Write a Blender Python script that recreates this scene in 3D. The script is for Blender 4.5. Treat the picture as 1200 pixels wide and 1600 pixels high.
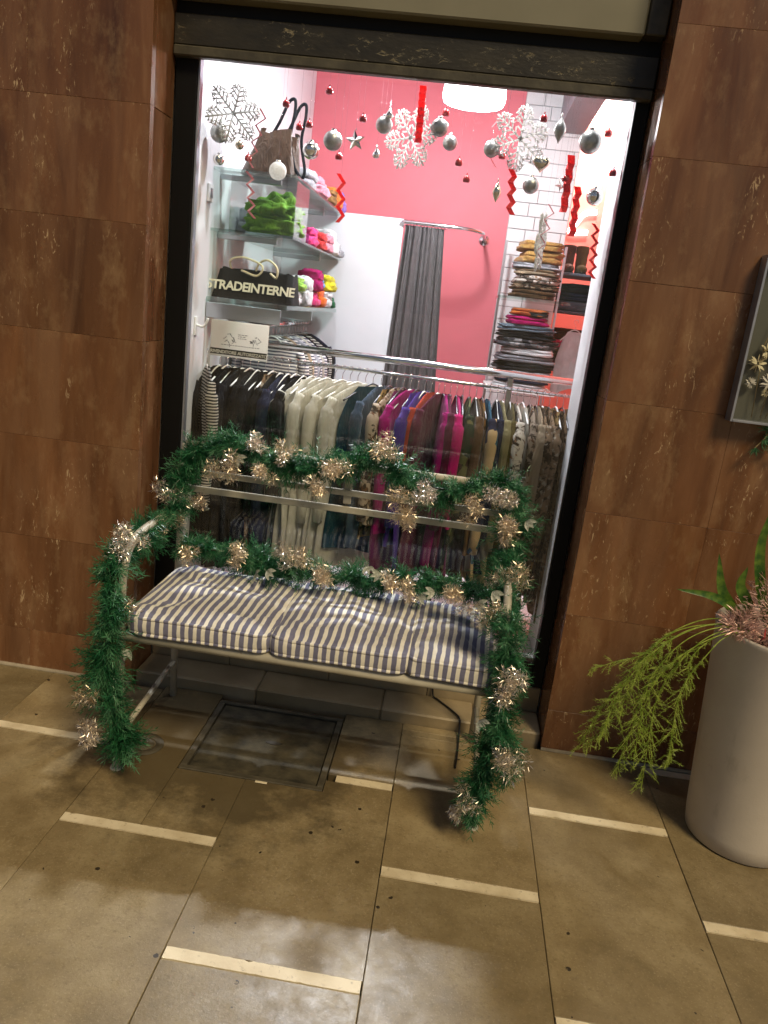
import bpy, math, random
from mathutils import Vector, Matrix, Quaternion
for o in list(bpy.data.objects): bpy.data.objects.remove(o)
sc = bpy.context.scene
col = sc.collection
R = math.radians
rnd = random.Random(11)

# ------------------------------------------------------------------ camera
yaw, pitch, roll = -0.07387, 0.25866, 0.11914
fw = Vector((math.sin(yaw)*math.cos(pitch), math.cos(yaw)*math.cos(pitch), -math.sin(pitch)))
rt = Vector((math.cos(yaw), -math.sin(yaw), 0)); up = rt.cross(fw)
r2 = rt*math.cos(roll) + up*math.sin(roll); u2 = -rt*math.sin(roll) + up*math.cos(roll)
cd = bpy.data.cameras.new('camera'); cam = bpy.data.objects.new('camera', cd); col.objects.link(cam)
cam.matrix_world = Matrix(((r2.x, u2.x, -fw.x, 0), (r2.y, u2.y, -fw.y, -2.669), (r2.z, u2.z, -fw.z, 1.55), (0, 0, 0, 1)))
cd.sensor_fit = 'VERTICAL'; cd.sensor_height = 36; cd.lens = 27.0; cd.clip_start = .05; cd.clip_end = 2000
sc.camera = cam

# ------------------------------------------------------------------ sky, sun, exposure
SUN_DIR = Vector((0.42, -0.62, 0.86)).normalized()       # towards the light: high, from behind and right of the camera
w = bpy.data.worlds.new('World'); sc.world = w; w.use_nodes = True
nt = w.node_tree; bg = nt.nodes['Background']
sky = nt.nodes.new('ShaderNodeTexSky'); sky.sky_type = 'NISHITA'; sky.sun_disc = False
sky.sun_elevation = math.asin(SUN_DIR.z); sky.sun_rotation = math.atan2(SUN_DIR.x, SUN_DIR.y)
nt.links.new(sky.outputs[0], bg.inputs[0]); bg.inputs[1].default_value = 0.035
sl = bpy.data.lights.new('sun', 'SUN'); sl.energy = 2.5; sl.angle = R(16); sl.color = (1.0, 0.81, 0.50)
so = bpy.data.objects.new('sun', sl); col.objects.link(so); so.location = SUN_DIR*20
so.rotation_euler = SUN_DIR.to_track_quat('Z', 'Y').to_euler()
vs = sc.view_settings; vs.view_transform = 'Standard'; vs.look = 'None'; vs.exposure = 0; vs.gamma = 1; vs.use_curve_mapping = False
cy = sc.cycles; cy.use_denoising = True; cy.use_adaptive_sampling = True; cy.adaptive_threshold = .02; cy.max_bounces = 6; cy.transparent_max_bounces = 16; cy.sample_clamp_indirect = 6
cy.caustics_reflective = False; cy.caustics_refractive = False

# ------------------------------------------------------------------ materials
M = {}
def base(name, color, rough=.5, metal=0., spec=.5, **k):
    m = bpy.data.materials.new(name); m.use_nodes = True
    b = m.node_tree.nodes['Principled BSDF']
    b.inputs['Base Color'].default_value = (*color, 1); b.inputs['Roughness'].default_value = rough
    b.inputs['Metallic'].default_value = metal; b.inputs['Specular IOR Level'].default_value = spec
    for kk, v in k.items(): b.inputs[kk.replace('_', ' ')].default_value = v
    M[name] = m
    return m
class N:                                                  # small node helper
    def __init__(s, m): s.t = m.node_tree; s.b = s.t.nodes['Principled BSDF']
    def n(s, ty, **k):
        x = s.t.nodes.new(ty)
        for a, v in k.items():
            if a.startswith('i_'):
                key = a[2:].replace('_', ' '); x.inputs[int(key) if key.isdigit() else key].default_value = v
            else: setattr(x, a, v)
        return x
    def l(s, a, b): s.t.links.new(a, b)
    def ramp(s, fac, stops, interp='LINEAR'):
        r = s.n('ShaderNodeValToRGB'); e = r.color_ramp.elements; r.color_ramp.interpolation = interp
        while len(e) < len(stops): e.new(.5)
        for i, (p, c) in enumerate(stops): e[i].position = p; e[i].color = (*c, 1) if len(c) == 3 else c
        s.l(fac, r.inputs[0]); return r.outputs[0]
    def mix(s, f, a, b, mode='MIX'):
        x = s.n('ShaderNodeMix', data_type='RGBA', blend_type=mode)
        for sock, v in ((x.inputs[0], f), (x.inputs[6], a), (x.inputs[7], b)):
            if hasattr(v, 'links') or hasattr(v, 'is_linked'): s.l(v, sock)
            else: sock.default_value = v if not isinstance(v, tuple) or len(v) == 4 else (*v, 1)
        return x.outputs[2]
    def math(s, op, a, b=0.):
        x = s.n('ShaderNodeMath', operation=op)
        for sock, v in ((x.inputs[0], a), (x.inputs[1], b)):
            if hasattr(v, 'is_linked'): s.l(v, sock)
            else: sock.default_value = v
        return x.outputs[0]
    def pos(s, scale=(1, 1, 1), world=True, rand=0.):
        src = s.n('ShaderNodeNewGeometry').outputs['Position'] if world else s.n('ShaderNodeTexCoord').outputs['Object']
        mp = s.n('ShaderNodeMapping'); mp.inputs['Scale'].default_value = scale; s.l(src, mp.inputs[0])
        if not rand: return mp.outputs[0]
        a = s.n('ShaderNodeVectorMath', operation='ADD'); s.l(mp.outputs[0], a.inputs[0])
        q = s.math('MULTIPLY', s.n('ShaderNodeObjectInfo').outputs['Random'], rand); s.l(q, a.inputs[1])
        return a.outputs[0]
    def noise(s, vec, scale, detail=4, rough=.55, dist=0.):
        x = s.n('ShaderNodeTexNoise'); s.l(vec, x.inputs['Vector'])
        x.inputs['Scale'].default_value = scale; x.inputs['Detail'].default_value = detail
        x.inputs['Roughness'].default_value = rough; x.inputs['Distortion'].default_value = dist
        return x.outputs[0]
    def bump(s, h, strength=.2, dist=.01):
        x = s.n('ShaderNodeBump'); x.inputs['Strength'].default_value = strength; x.inputs['Distance'].default_value = dist
        s.l(h, x.inputs['Height']); s.l(x.outputs[0], s.b.inputs['Normal'])

def mottled(name, c1, c2, scale=8, rough=.5, world=True, rand=0., bump=.15, bscale=60, metal=0., rr=None, stretch=(1, 1, 1)):
    m = base(name, c1, rough, metal); g = N(m); v = g.pos(stretch, world, rand)
    n = g.noise(v, scale, 6); g.l(g.ramp(n, [(.32, c1), (.68, c2)]), g.b.inputs['Base Color'])
    if rr: g.l(g.ramp(n, [(.3, (rr[0],)*3), (.7, (rr[1],)*3)]), g.b.inputs['Roughness'])
    if bump: g.bump(g.noise(v, bscale, 4), bump, .004)
    return m
def fabric(name, c, rough=.9, bscale=900, var=.25):
    m = base(name, c, rough, 0, .12, Sheen_Weight=.02 if max(c) < .05 else .12); g = N(m); v = g.pos((1, 1, 1), False, 7)
    d = tuple(x*(1-var) for x in c)
    g.l(g.ramp(g.noise(v, 14, 4), [(.3, d), (.7, c)]), g.b.inputs['Base Color'])
    vs_ = g.pos((1.6, 1.6, .55), False, 7); g.bump(g.math('ADD', g.noise(vs_, 24, 4, .6, .8), g.math('MULTIPLY', g.noise(v, bscale, 2), .05)), .7, .02)
    return m

# brown travertine facade panels
def marble(name, gloss):
    m = base(name, (.1, .05, .02), gloss, 0, .5); g = N(m)
    v = g.pos((6.5, 6.5, 1.0), True, 9.); vf = g.pos((1, 1, .5), True, 5.)
    c = g.ramp(g.noise(v, 1.5, 7, .6, .5), [(.22, (.068, .028, .013)), (.42, (.13, .056, .024)), (.60, (.185, .085, .038)), (.82, (.30, .17, .092))])
    big = g.ramp(g.noise(vf, 2.4, 3), [(.3, (.84, .82, .80)), (.7, (1.14, 1.12, 1.1))])
    c = g.mix(1., c, big, 'MULTIPLY')
    rv = g.n('ShaderNodeObjectInfo').outputs['Random']
    c = g.mix(1., c, g.ramp(rv, [(0, (.92, .91, .90)), (1, (1.08, 1.06, 1.04))]), 'MULTIPLY')
    fl = g.noise(g.pos((1.6, 1.6, .55), True, 3.), 46, 5, .65, 1.2)
    gate = g.noise(vf, 5.0, 2)
    fm = g.math('MULTIPLY', g.ramp(fl, [(.60, (0, 0, 0)), (.66, (1, 1, 1))]), g.ramp(gate, [(.50, (0, 0, 0)), (.62, (1, 1, 1))]))
    c = g.mix(fm, c, (.52, .37, .22))
    c = g.mix(g.math('MULTIPLY', g.ramp(g.noise(vf, 11, 6, .7), [(.52, (0, 0, 0)), (.70, (1, 1, 1))]), .42), c, (.36, .23, .12))
    c = g.mix(g.math('MULTIPLY', g.ramp(g.noise(g.pos((3.6, 3.6, .45), True, 6.), 2.2, 5, .6, .8), [(.46, (0, 0, 0)), (.68, (1, 1, 1))]), .5), c, (.25, .135, .072))
    g.l(c, g.b.inputs['Base Color'])
    g.l(g.ramp(g.noise(vf, 9, 5), [(.3, (gloss,)*3), (.75, (gloss+.22,)*3)]), g.b.inputs['Roughness'])
    h = g.math('SUBTRACT', g.noise(v, 9, 4), g.math('MULTIPLY', fm, .6)); g.bump(h, .12, .003)
marble('marble', .17); marble('marble_polished', .05)

def translucent(name, amount):                            # thin cloth, paper or plastic lets light through
    m = M[name]; t_ = m.node_tree; b_ = t_.nodes['Principled BSDF']; o_ = [n for n in t_.nodes if n.type == 'OUTPUT_MATERIAL'][0]
    tr = t_.nodes.new('ShaderNodeBsdfTranslucent'); mx = t_.nodes.new('ShaderNodeMixShader'); mx.inputs[0].default_value = amount
    if b_.inputs['Base Color'].is_linked: t_.links.new(b_.inputs['Base Color'].links[0].from_socket, tr.inputs[0])
    else: tr.inputs[0].default_value = b_.inputs['Base Color'].default_value
    t_.links.new(b_.outputs[0], mx.inputs[1]); t_.links.new(tr.outputs[0], mx.inputs[2]); t_.links.new(mx.outputs[0], o_.inputs[0])
# pavement stone
m = base('paving', (.25, .19, .1), .45); g = N(m); v = g.pos((1, 1, 1), True, 4.); vw = g.pos()
c = g.ramp(g.noise(v, 5.5, 8, .68), [(.28, (.175, .128, .060)), (.5, (.27, .205, .105)), (.72, (.37, .295, .165))])
c = g.mix(g.ramp(g.noise(vw, 75, 5, .7), [(.52, (0, 0, 0)), (.72, (.6,)*3)]), c, (.145, .104, .05))
c = g.mix(g.ramp(g.noise(v, 160, 3, .6), [(.56, (0, 0, 0)), (.70, (.40,)*3)]), c, (.46, .375, .225))
c = g.mix(g.ramp(g.noise(vw, 2.2, 5, .6), [(.47, (0, 0, 0)), (.72, (.65,)*3)]), c, (.15, .106, .048))
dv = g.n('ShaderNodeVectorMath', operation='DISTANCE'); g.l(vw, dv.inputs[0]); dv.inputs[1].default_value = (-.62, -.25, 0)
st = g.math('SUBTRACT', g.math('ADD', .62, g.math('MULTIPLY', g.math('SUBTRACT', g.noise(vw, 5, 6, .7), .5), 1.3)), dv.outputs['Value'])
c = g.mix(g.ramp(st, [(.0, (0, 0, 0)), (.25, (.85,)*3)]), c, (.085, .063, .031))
sp = g.n('ShaderNodeTexVoronoi', feature='F1'); g.l(vw, sp.inputs['Vector']); sp.inputs['Scale'].default_value = 16
sm = g.math('MULTIPLY', g.math('LESS_THAN', sp.outputs['Distance'], .11), g.math('GREATER_THAN', g.noise(vw, 30, 2), .57))
c = g.mix(sm, c, (.035, .025, .014))
c = g.mix(1., c, g.ramp(g.n('ShaderNodeObjectInfo').outputs['Random'], [(0, (.86, .86, .86)), (1, (1.12, 1.1, 1.08))]), 'MULTIPLY')
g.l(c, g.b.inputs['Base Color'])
g.l(g.ramp(g.noise(vw, 20, 6, .7), [(.3, (.30,)*3), (.7, (.52,)*3)]), g.b.inputs['Roughness']); g.bump(g.noise(vw, 120, 5, .7), .28, .002)
mottled('ground', (.24, .18, .10), (.34, .26, .15), 3, .6)
m = base('inlay', (.72, .60, .40), .55); g = N(m); v = g.pos()
c = g.ramp(g.noise(v, 9, 6), [(.3, (.60, .49, .31)), (.6, (.80, .69, .48))])
c = g.mix(g.ramp(g.noise(v, 55, 6, .75), [(.58, (0, 0, 0)), (.70, (.8,)*3)]), c, (.33, .25, .14))
g.l(c, g.b.inputs['Base Color']); g.bump(g.noise(v, 90, 4), .2, .002)
mottled('step_stone', (.24, .185, .105), (.38, .30, .19), 4, .5, True, 3., .3, 80, 0, (.35, .65))
mottled('mortar', (.30, .25, .18), (.42, .36, .27), 20, .85)
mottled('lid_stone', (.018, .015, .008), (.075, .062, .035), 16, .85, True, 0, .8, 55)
mottled('lid_frame', (.045, .037, .022), (.085, .071, .046), 22, .75, True, 0, .4, 90)
mottled('iron', (.02, .016, .01), (.045, .035, .022), 30, .6)
# chipped dark paint of the beam
m = base('beam_paint', (.02, .016, .01), .45); g = N(m); v = g.pos((1, 1, 2.2)); 
c = g.ramp(g.noise(v, 6, 5), [(.3, (.012, .010, .006)), (.7, (.034, .028, .017))])
ch = g.math('MULTIPLY', g.ramp(g.noise(v, 26, 7, .75, .6), [(.58, (0, 0, 0)), (.65, (1, 1, 1))]), g.ramp(g.noise(v, 4.2, 2), [(.46, (0, 0, 0)), (.58, (1, 1, 1))]))
c = g.mix(ch, c, (.22, .18, .10)); g.l(c, g.b.inputs['Base Color']); g.bump(g.math('SUBTRACT', g.noise(v, 40, 4), ch), .4, .003)
mottled('beam_lip', (.035, .030, .020), (.085, .075, .050), 14, .5, True, 0, .3, 60)
mottled('beige_metal', (.185, .172, .118), (.225, .21, .148), 3, .5, True, 0, .05, 40)
base('black_frame', (.004, .004, .004), .5, 0, .25); mottled('bead_metal', (.30, .32, .38), (.42, .44, .5), 10, .35, metal=.6)
def glass(name, tint=(1, 1, 1), ior=1.45, rough=0.):
    m = bpy.data.materials.new(name); m.use_nodes = True; t = m.node_tree; t.nodes.clear()
    o = t.nodes.new('ShaderNodeOutputMaterial'); tr = t.nodes.new('ShaderNodeBsdfTransparent'); gl = t.nodes.new('ShaderNodeBsdfGlossy')
    mx = t.nodes.new('ShaderNodeMixShader'); lw = t.nodes.new('ShaderNodeLayerWeight'); pw = t.nodes.new('ShaderNodeMath'); pw.operation = 'POWER'; pw.inputs[1].default_value = 5
    fr = t.nodes.new('ShaderNodeMath'); fr.operation = 'MULTIPLY_ADD'; f0 = ((ior-1)/(ior+1))**2; fr.inputs[1].default_value = 1-f0; fr.inputs[2].default_value = f0
    t.links.new(lw.outputs['Facing'], pw.inputs[0]); t.links.new(pw.outputs[0], fr.inputs[0])
    tr.inputs[0].default_value = (*tint, 1); gl.inputs['Roughness'].default_value = rough
    t.links.new(fr.outputs[0], mx.inputs[0]); t.links.new(tr.outputs[0], mx.inputs[1]); t.links.new(gl.outputs[0], mx.inputs[2]); t.links.new(mx.outputs[0], o.inputs[0])
    M[name] = m
glass('window_glass', (.97, .98, .98))
t_ = M['window_glass'].node_tree; o_ = [n for n in t_.nodes if n.type == 'OUTPUT_MATERIAL'][0]; src_ = o_.inputs[0].links[0].from_socket
df_ = t_.nodes.new('ShaderNodeBsdfDiffuse'); mx_ = t_.nodes.new('ShaderNodeMixShader'); ns_ = t_.nodes.new('ShaderNodeTexNoise'); rp_ = t_.nodes.new('ShaderNodeMapRange'); tc_ = t_.nodes.new('ShaderNodeNewGeometry')
ns_.inputs['Scale'].default_value = 5; ns_.inputs['Detail'].default_value = 7; ns_.inputs['Distortion'].default_value = 1.5; rp_.inputs[1].default_value = .42; rp_.inputs[2].default_value = .75; rp_.inputs[4].default_value = .022
t_.links.new(tc_.outputs['Position'], ns_.inputs['Vector']); t_.links.new(ns_.outputs[0], rp_.inputs[0]); t_.links.new(rp_.outputs[0], mx_.inputs[0]); t_.links.new(src_, mx_.inputs[1]); t_.links.new(df_.outputs[0], mx_.inputs[2]); t_.links.new(mx_.outputs[0], o_.inputs[0])
glass('shelf_glass', (.84, .92, .89), 1.5, .05); glass('acrylic', (.97, .975, .97), 1.3, .05); glass('thread', (.75, .75, .75))
# shop interior
def paint(name, c, r=.6):
    m = base(name, c, r, 0, .3); g = N(m); v = g.pos()
    g.l(g.ramp(g.noise(v, 2.5, 4), [(.3, tuple(x*.95 for x in c)), (.7, c)]), g.b.inputs['Base Color']); g.bump(g.noise(v, 140, 3), .06, .002)
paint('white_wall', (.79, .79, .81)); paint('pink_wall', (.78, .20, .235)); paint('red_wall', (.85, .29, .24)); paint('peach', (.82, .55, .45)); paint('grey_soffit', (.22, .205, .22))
paint('white_floor', (.78, .77, .76), .35); paint('white_plastic', (.82, .82, .80), .4)
mottled('brick_white', (.76, .76, .76), (.84, .84, .84), 9, .35, True, 3., .25, 30); base('grout', (.55, .55, .55), .9)
base('chrome', (.75, .76, .78), .14, 1.); base('steel', (.50, .51, .53), .28, 1.); base('dark_metal', (.12, .12, .13), .35, .8)
m = base('lamp_glass', (.9, .9, .9), .3, 0, .5, Emission_Strength=4.5); m.node_tree.nodes['Principled BSDF'].inputs['Emission Color'].default_value = (1, .97, .97, 1)
m = base('lamp_disc', (.9, .9, .9), .3, 0, .5, Emission_Strength=9.); m.node_tree.nodes['Principled BSDF'].inputs['Emission Color'].default_value = (1, .92, .86, 1)
# bench
m = base('bench_paint', (.40, .37, .29), .42); g = N(m); v = g.pos()
c = g.ramp(g.noise(v, 12, 5), [(.3, (.36, .33, .25)), (.7, (.48, .445, .36))])
c = g.mix(g.ramp(g.noise(v, 38, 6, .75), [(.63, (0, 0, 0)), (.70, (.8,)*3)]), c, (.17, .12, .07)); g.l(c, g.b.inputs['Base Color']); g.bump(g.noise(v, 60, 4), .15, .002)
m = base('stripe_fabric', (.7, .6, .4), .9, 0, .15, Sheen_Weight=.2); g = N(m); v = g.pos((1, 1, 1), False)
xyz = g.n('ShaderNodeSeparateXYZ'); g.l(v, xyz.inputs[0])
wob = g.math('MULTIPLY', g.math('SUBTRACT', g.noise(v, 9, 3), .5), .016)
s1 = g.math('SINE', g.math('MULTIPLY', g.math('ADD', g.math('ADD', xyz.outputs[0], wob), g.math('MULTIPLY', xyz.outputs[1], -.04)), 2*math.pi/.0268))
sf = g.ramp(g.math('ADD', g.math('MULTIPLY', s1, .5), .5), [(.50, (0, 0, 0)), (.64, (1, 1, 1))])
na = g.noise(v, 25, 4)
c = g.mix(sf, g.ramp(na, [(.3, (.13, .13, .20)), (.7, (.19, .19, .275))]), g.ramp(na, [(.3, (.72, .68, .57)), (.7, (.84, .80, .70))]))
g.l(c, g.b.inputs['Base Color']); g.bump(g.noise(v, 700, 2), .4, .001)
# garland, plants
def needles(name, c1, c2, rough=.38):
    m = base(name, c1, rough, 0, .5); g = N(m); v = g.pos()
    g.l(g.ramp(g.noise(v, 45, 4), [(.35, c1), (.65, c2)]), g.b.inputs['Base Color'])
needles('fir', (.009, .078, .030), (.035, .18, .068)); needles('fir_light', (.05, .19, .085), (.13, .32, .16)); needles('fern', (.25, .38, .03), (.55, .66, .12)); needles('lily', (.03, .10, .015), (.14, .24, .03), .3)
needles('tinsel', (.76, .61, .44), (.96, .84, .66), .36); M['tinsel'].node_tree.nodes['Principled BSDF'].inputs['Metallic'].default_value = 1.
needles('tinsel_pale', (.80, .68, .56), (.96, .90, .80), .34); M['tinsel_pale'].node_tree.nodes['Principled BSDF'].inputs['Metallic'].default_value = 1.
needles('pink_tinsel', (.52, .26, .22), (.84, .60, .52), .35); M['pink_tinsel'].node_tree.nodes['Principled BSDF'].inputs['Metallic'].default_value = .5
mottled('frost_leaf', (.20, .22, .16), (.52, .53, .46), 120, .4)
base('wire', (.01, .03, .012), .5); base('petal', (.55, .06, .06), .5); base('dry_flower', (.74, .66, .44), .8); base('dry_white', (.66, .62, .56), .8); base('twig', (.30, .22, .10), .7); base('case_back', (.11, .11, .085), .6)
mottled('pot', (.55, .49, .42), (.62, .56, .485), 5, .55, True, 0, .12, 160); 
g = N(M['pot']); v = g.pos(); src_ = g.b.inputs['Base Color'].links[0].from_socket
g.l(g.mix(g.ramp(g.noise(g.pos((1, 1, .3)), 14, 7, .75), [(.56, (0, 0, 0)), (.72, (.5,)*3)]), src_, (.30, .26, .20)), g.b.inputs['Base Color'])
mottled('soil', (.02, .013, .008), (.05, .035, .02), 40, .9)
# ornaments
mottled('silver_matte', (.30, .295, .27), (.44, .43, .40), 60, .36, True, 0, .1, 200, .85); base('silver', (.80, .79, .76), .1, 1.); mottled('glitter_white', (.66, .65, .60), (.88, .87, .84), 160, .5, True, 0, .4, 300)
base('gold_silver', (.66, .60, .46), .12, 1.); base('red_gloss', (.42, .012, .01), .22, 0, .6); mottled('red_glitter', (.55, .018, .015), (.85, .06, .05), 150, .35, True, 0, .4, 300, .25); base('pink_paper', (.62, .30, .30), .5)
# goods
for nm, c in dict(black=(.0035, .0035, .004), charcoal=(.012, .012, .014), navy=(.012, .015, .035), cream=(.86, .83, .73), teal=(.008, .055, .085), steelblue=(.045, .075, .12), wine=(.11, .006, .038), purple=(.15, .010, .085), magenta=(.42, .008, .19),
                  violet=(.09, .035, .32), coral=(.50, .06, .03), fuchsia=(.62, .01, .20), brown=(.07, .032, .010), khaki=(.13, .10, .03), olivecream=(.42, .37, .20), tan=(.36, .19, .06), mustard=(.42, .24, .07), grey=(.20, .20, .22), lightgrey=(.42, .42, .45),
                  white=(.78, .78, .78), green=(.17, .36, .025), lime=(.35, .62, .10), yellow=(.75, .68, .03), orange=(.80, .16, .02), pink=(.75, .30, .38), hotpink=(.80, .05, .22), red=(.60, .03, .03), sky=(.20, .38, .72), lilac=(.28, .16, .55), curtain=(.105, .092, .092), bluegrey=(.12, .16, .20), beige=(.50, .38, .25), leather=(.085, .045, .022), bottle=(.02, .16, .06)).items():
    fabric(nm, c, .8 if nm != 'leather' else .4)
def pattern(name, kind, a, b, c=None, scale=30):
    m = base(name, a, .85, 0, .2); g = N(m); v = g.pos((1, 1, 1), False, 9)
    if kind == 'leopard':
        d = g.noise(v, scale*.7, 3, .6, .8); f = g.ramp(d, [(.44, (0, 0, 0)), (.5, (1, 1, 1))]); cc = g.mix(f, a, b)
        f2 = g.ramp(g.noise(v, scale*1.3, 3), [(.58, (0, 0, 0)), (.62, (1, 1, 1))]); cc = g.mix(f2, cc, c or a)
    elif kind == 'stripe':
        x = g.n('ShaderNodeTexWave', wave_type='BANDS', bands_direction='Z'); g.l(v, x.inputs['Vector']); x.inputs['Scale'].default_value = scale; x.inputs['Distortion'].default_value = 1.2
        cc = g.ramp(x.outputs[0], [(.45, a), (.55, b)])
    else:
        x = g.n('ShaderNodeTexVoronoi', feature='F1'); g.l(v, x.inputs['Vector']); x.inputs['Scale'].default_value = scale
        cc = g.ramp(x.outputs['Color'], [(.30, a), (.48, b), (.72, c or a)], 'CONSTANT')
    g.l(cc, g.b.inputs['Base Color'])
pattern('leopard_gold', 'leopard', (.03, .02, .012), (.34, .22, .09), (.02, .015, .01), 34)
pattern('leopard_brown', 'leopard', (.035, .02, .012), (.26, .17, .10), (.42, .36, .28), 40)
pattern('leopard_pale', 'leopard', (.05, .035, .025), (.48, .38, .29), (.16, .08, .04), 30)
pattern('leopard_white', 'leopard', (.06, .04, .03), (.72, .66, .58), (.35, .20, .12), 26)
pattern('camouflage', 'geo', (.02, .03, .015), (.12, .12, .05), (.05, .025, .02), 26)
pattern('geometric', 'geo', (.50, .36, .20), (.02, .022, .05), (.03, .10, .16), 11)
pattern('stripe_bw', 'stripe', (.03, .03, .03), (.66, .62, .55), None, 26)
pattern('stripe_knit', 'stripe', (.10, .10, .14), (.74, .70, .68), None, 22)
pattern('orange_black', 'geo', (.55, .14, .03), (.02, .02, .02), (.45, .12, .04), 18)
pattern('grey_pattern', 'geo', (.03, .03, .035), (.10, .10, .10), (.22, .22, .22), 34)
base('letter', (.62, .57, .42), .6); base('card', (.80, .78, .72), .6); base('ink', (.01, .01, .01), .6); base('ink_grey', (.26, .25, .24), .7); base('ink_soft', (.07, .07, .07), .7); base('letter_white', (.75, .74, .70), .6); base('bag_black', (.004, .004, .005), .75, 0, .2)
base('cable_black', (.012, .011, .010), .5)

for nm, a in dict(card=.65, glitter_white=.6, red_glitter=.5, pink_paper=.5, cream=.52, teal=.35, steelblue=.35, magenta=.4, violet=.4, coral=.4, fuchsia=.4, purple=.35, wine=.35, olivecream=.52, tan=.3, beige=.3, khaki=.3, leopard_gold=.3, leopard_brown=.3, leopard_pale=.35, leopard_white=.35, geometric=.3, camouflage=.3, stripe_bw=.3, fir=.2, fir_light=.25, fern=.35, lily=.25).items(): translucent(nm, a)

# ------------------------------------------------------------------ mesh builder
class MB:
    def __init__(s): s.v = []; s.f = []; s.sm = []
    def add(s, vs, fs, smooth=False):
        o = len(s.v); s.v += [tuple(q) for q in vs]; s.f += [tuple(i+o for i in f) for f in fs]; s.sm += [smooth]*len(fs); return s
    def box(s, a, b, ch=0.):
        (x0, y0, z0), (x1, y1, z1) = a, b
        if ch <= 0:
            v = [(x, y, z) for x in (x0, x1) for y in (y0, y1) for z in (z0, z1)]
            return s.add(v, [(0, 1, 3, 2), (4, 6, 7, 5), (0, 4, 5, 1), (2, 3, 7, 6), (0, 2, 6, 4), (1, 5, 7, 3)])
        v = []; idx = {}
        lo, hi = (x0, y0, z0), (x1, y1, z1)
        for sx in (0, 1):
            for sy in (0, 1):
                for sz in (0, 1):
                    for ax in range(3):
                        q = []
                        for k, sg in enumerate((sx, sy, sz)):
                            e = hi[k] if sg else lo[k]
                            q.append(e if k == ax else (e-ch if sg else e+ch))
                        idx[(sx, sy, sz, ax)] = len(v); v.append(tuple(q))
        f = []
        for ax in range(3):
            o = [k for k in range(3) if k != ax]
            for sg in (0, 1):
                loop = []
                for (p, q) in ((0, 0), (1, 0), (1, 1), (0, 1)):
                    c = [0, 0, 0]; c[ax] = sg; c[o[0]] = p; c[o[1]] = q; loop.append(idx[(*c, ax)])
                f.append(loop)
            for p in (0, 1):
                for q in (0, 1):
                    c0 = [0, 0, 0]; c0[o[0]] = p; c0[o[1]] = q; c1 = list(c0); c1[ax] = 1
                    f.append([idx[(*c0, o[0])], idx[(*c0, o[1])], idx[(*c1, o[1])], idx[(*c1, o[0])]])
        for sx in (0, 1):
            for sy in (0, 1):
                for sz in (0, 1): f.append([idx[(sx, sy, sz, k)] for k in range(3)])
        return s.add(v, f)
    def prism(s, poly, z0, z1):
        n = len(poly); v = [(x, y, z0) for x, y in poly] + [(x, y, z1) for x, y in poly]
        return s.add(v, [tuple(range(n))[::-1], tuple(range(n, 2*n))] + [(i, (i+1) % n, n+(i+1) % n, n+i) for i in range(n)])
    def tube(s, pts, r, n=8, cap=True):
        pts = [Vector(q) for q in pts]; rs = r if isinstance(r, (list, tuple)) else [r]*len(pts)
        nrm = None; v = []
        for i, q in enumerate(pts):
            t = (pts[min(i+1, len(pts)-1)] - pts[max(i-1, 0)]).normalized()
            if nrm is None: nrm = t.orthogonal().normalized()
            nrm = (nrm - t*nrm.dot(t)); nrm = nrm.normalized() if nrm.length > 1e-6 else t.orthogonal().normalized()
            bn = t.cross(nrm)
            v += [q + (nrm*math.cos(2*math.pi*k/n) + bn*math.sin(2*math.pi*k/n))*rs[i] for k in range(n)]
        f = [(i*n+k, i*n+(k+1) % n, (i+1)*n+(k+1) % n, (i+1)*n+k) for i in range(len(pts)-1) for k in range(n)]
        s.add(v, f, True)
        if cap:
            o = len(s.v)-len(v); s.f += [tuple(o+k for k in range(n))[::-1], tuple(o+(len(pts)-1)*n+k for k in range(n))]; s.sm += [False]*2
        return s
    def lathe(s, prof, c=(0, 0, 0), n=20, axis='z', closed=False):
        v = []
        for (r, h) in prof:
            for k in range(n):
                a = 2*math.pi*k/n; x, y = r*math.cos(a), r*math.sin(a)
                v.append((c[0]+x, c[1]+y, c[2]+h) if axis == 'z' else (c[0]+x, c[1]+h, c[2]+y))
        m = len(prof)
        f = [(i*n+k, i*n+(k+1) % n, (i+1)*n+(k+1) % n, (i+1)*n+k) for i in range(m-1) for k in range(n)]
        return s.add(v, f, True)
    def ball(s, c, r, n=16, m=10, sc=(1, 1, 1)):
        v = []; 
        for i in range(m+1):
            a = math.pi*i/m
            for k in range(n):
                b = 2*math.pi*k/n; v.append((c[0]+r*sc[0]*math.sin(a)*math.cos(b), c[1]+r*sc[1]*math.sin(a)*math.sin(b), c[2]+r*sc[2]*math.cos(a)))
        return s.add(v, [(i*n+k, i*n+(k+1) % n, (i+1)*n+(k+1) % n, (i+1)*n+k) for i in range(m) for k in range(n)], True)
    def grid(s, fn, nu, nv, smooth=True, wrap=False):
        v = [fn(i/nu, j/nv) for j in range(nv+1) for i in range(nu + (0 if wrap else 1))]; k = nu + (0 if wrap else 1)
        return s.add(v, [(j*k+i, j*k+(i+1) % k, (j+1)*k+(i+1) % k, (j+1)*k+i) for j in range(nv) for i in range(nu)], smooth)
    def blade(s, p, d, side, wd):                         # one flat needle: 3 vertices wide at the middle
        q = p + d; m = p + d*.45
        return s.add([p - side*wd*.35, p + side*wd*.35, m + side*wd*.5, q, m - side*wd*.5], [(0, 1, 2, 3, 4)])
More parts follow.
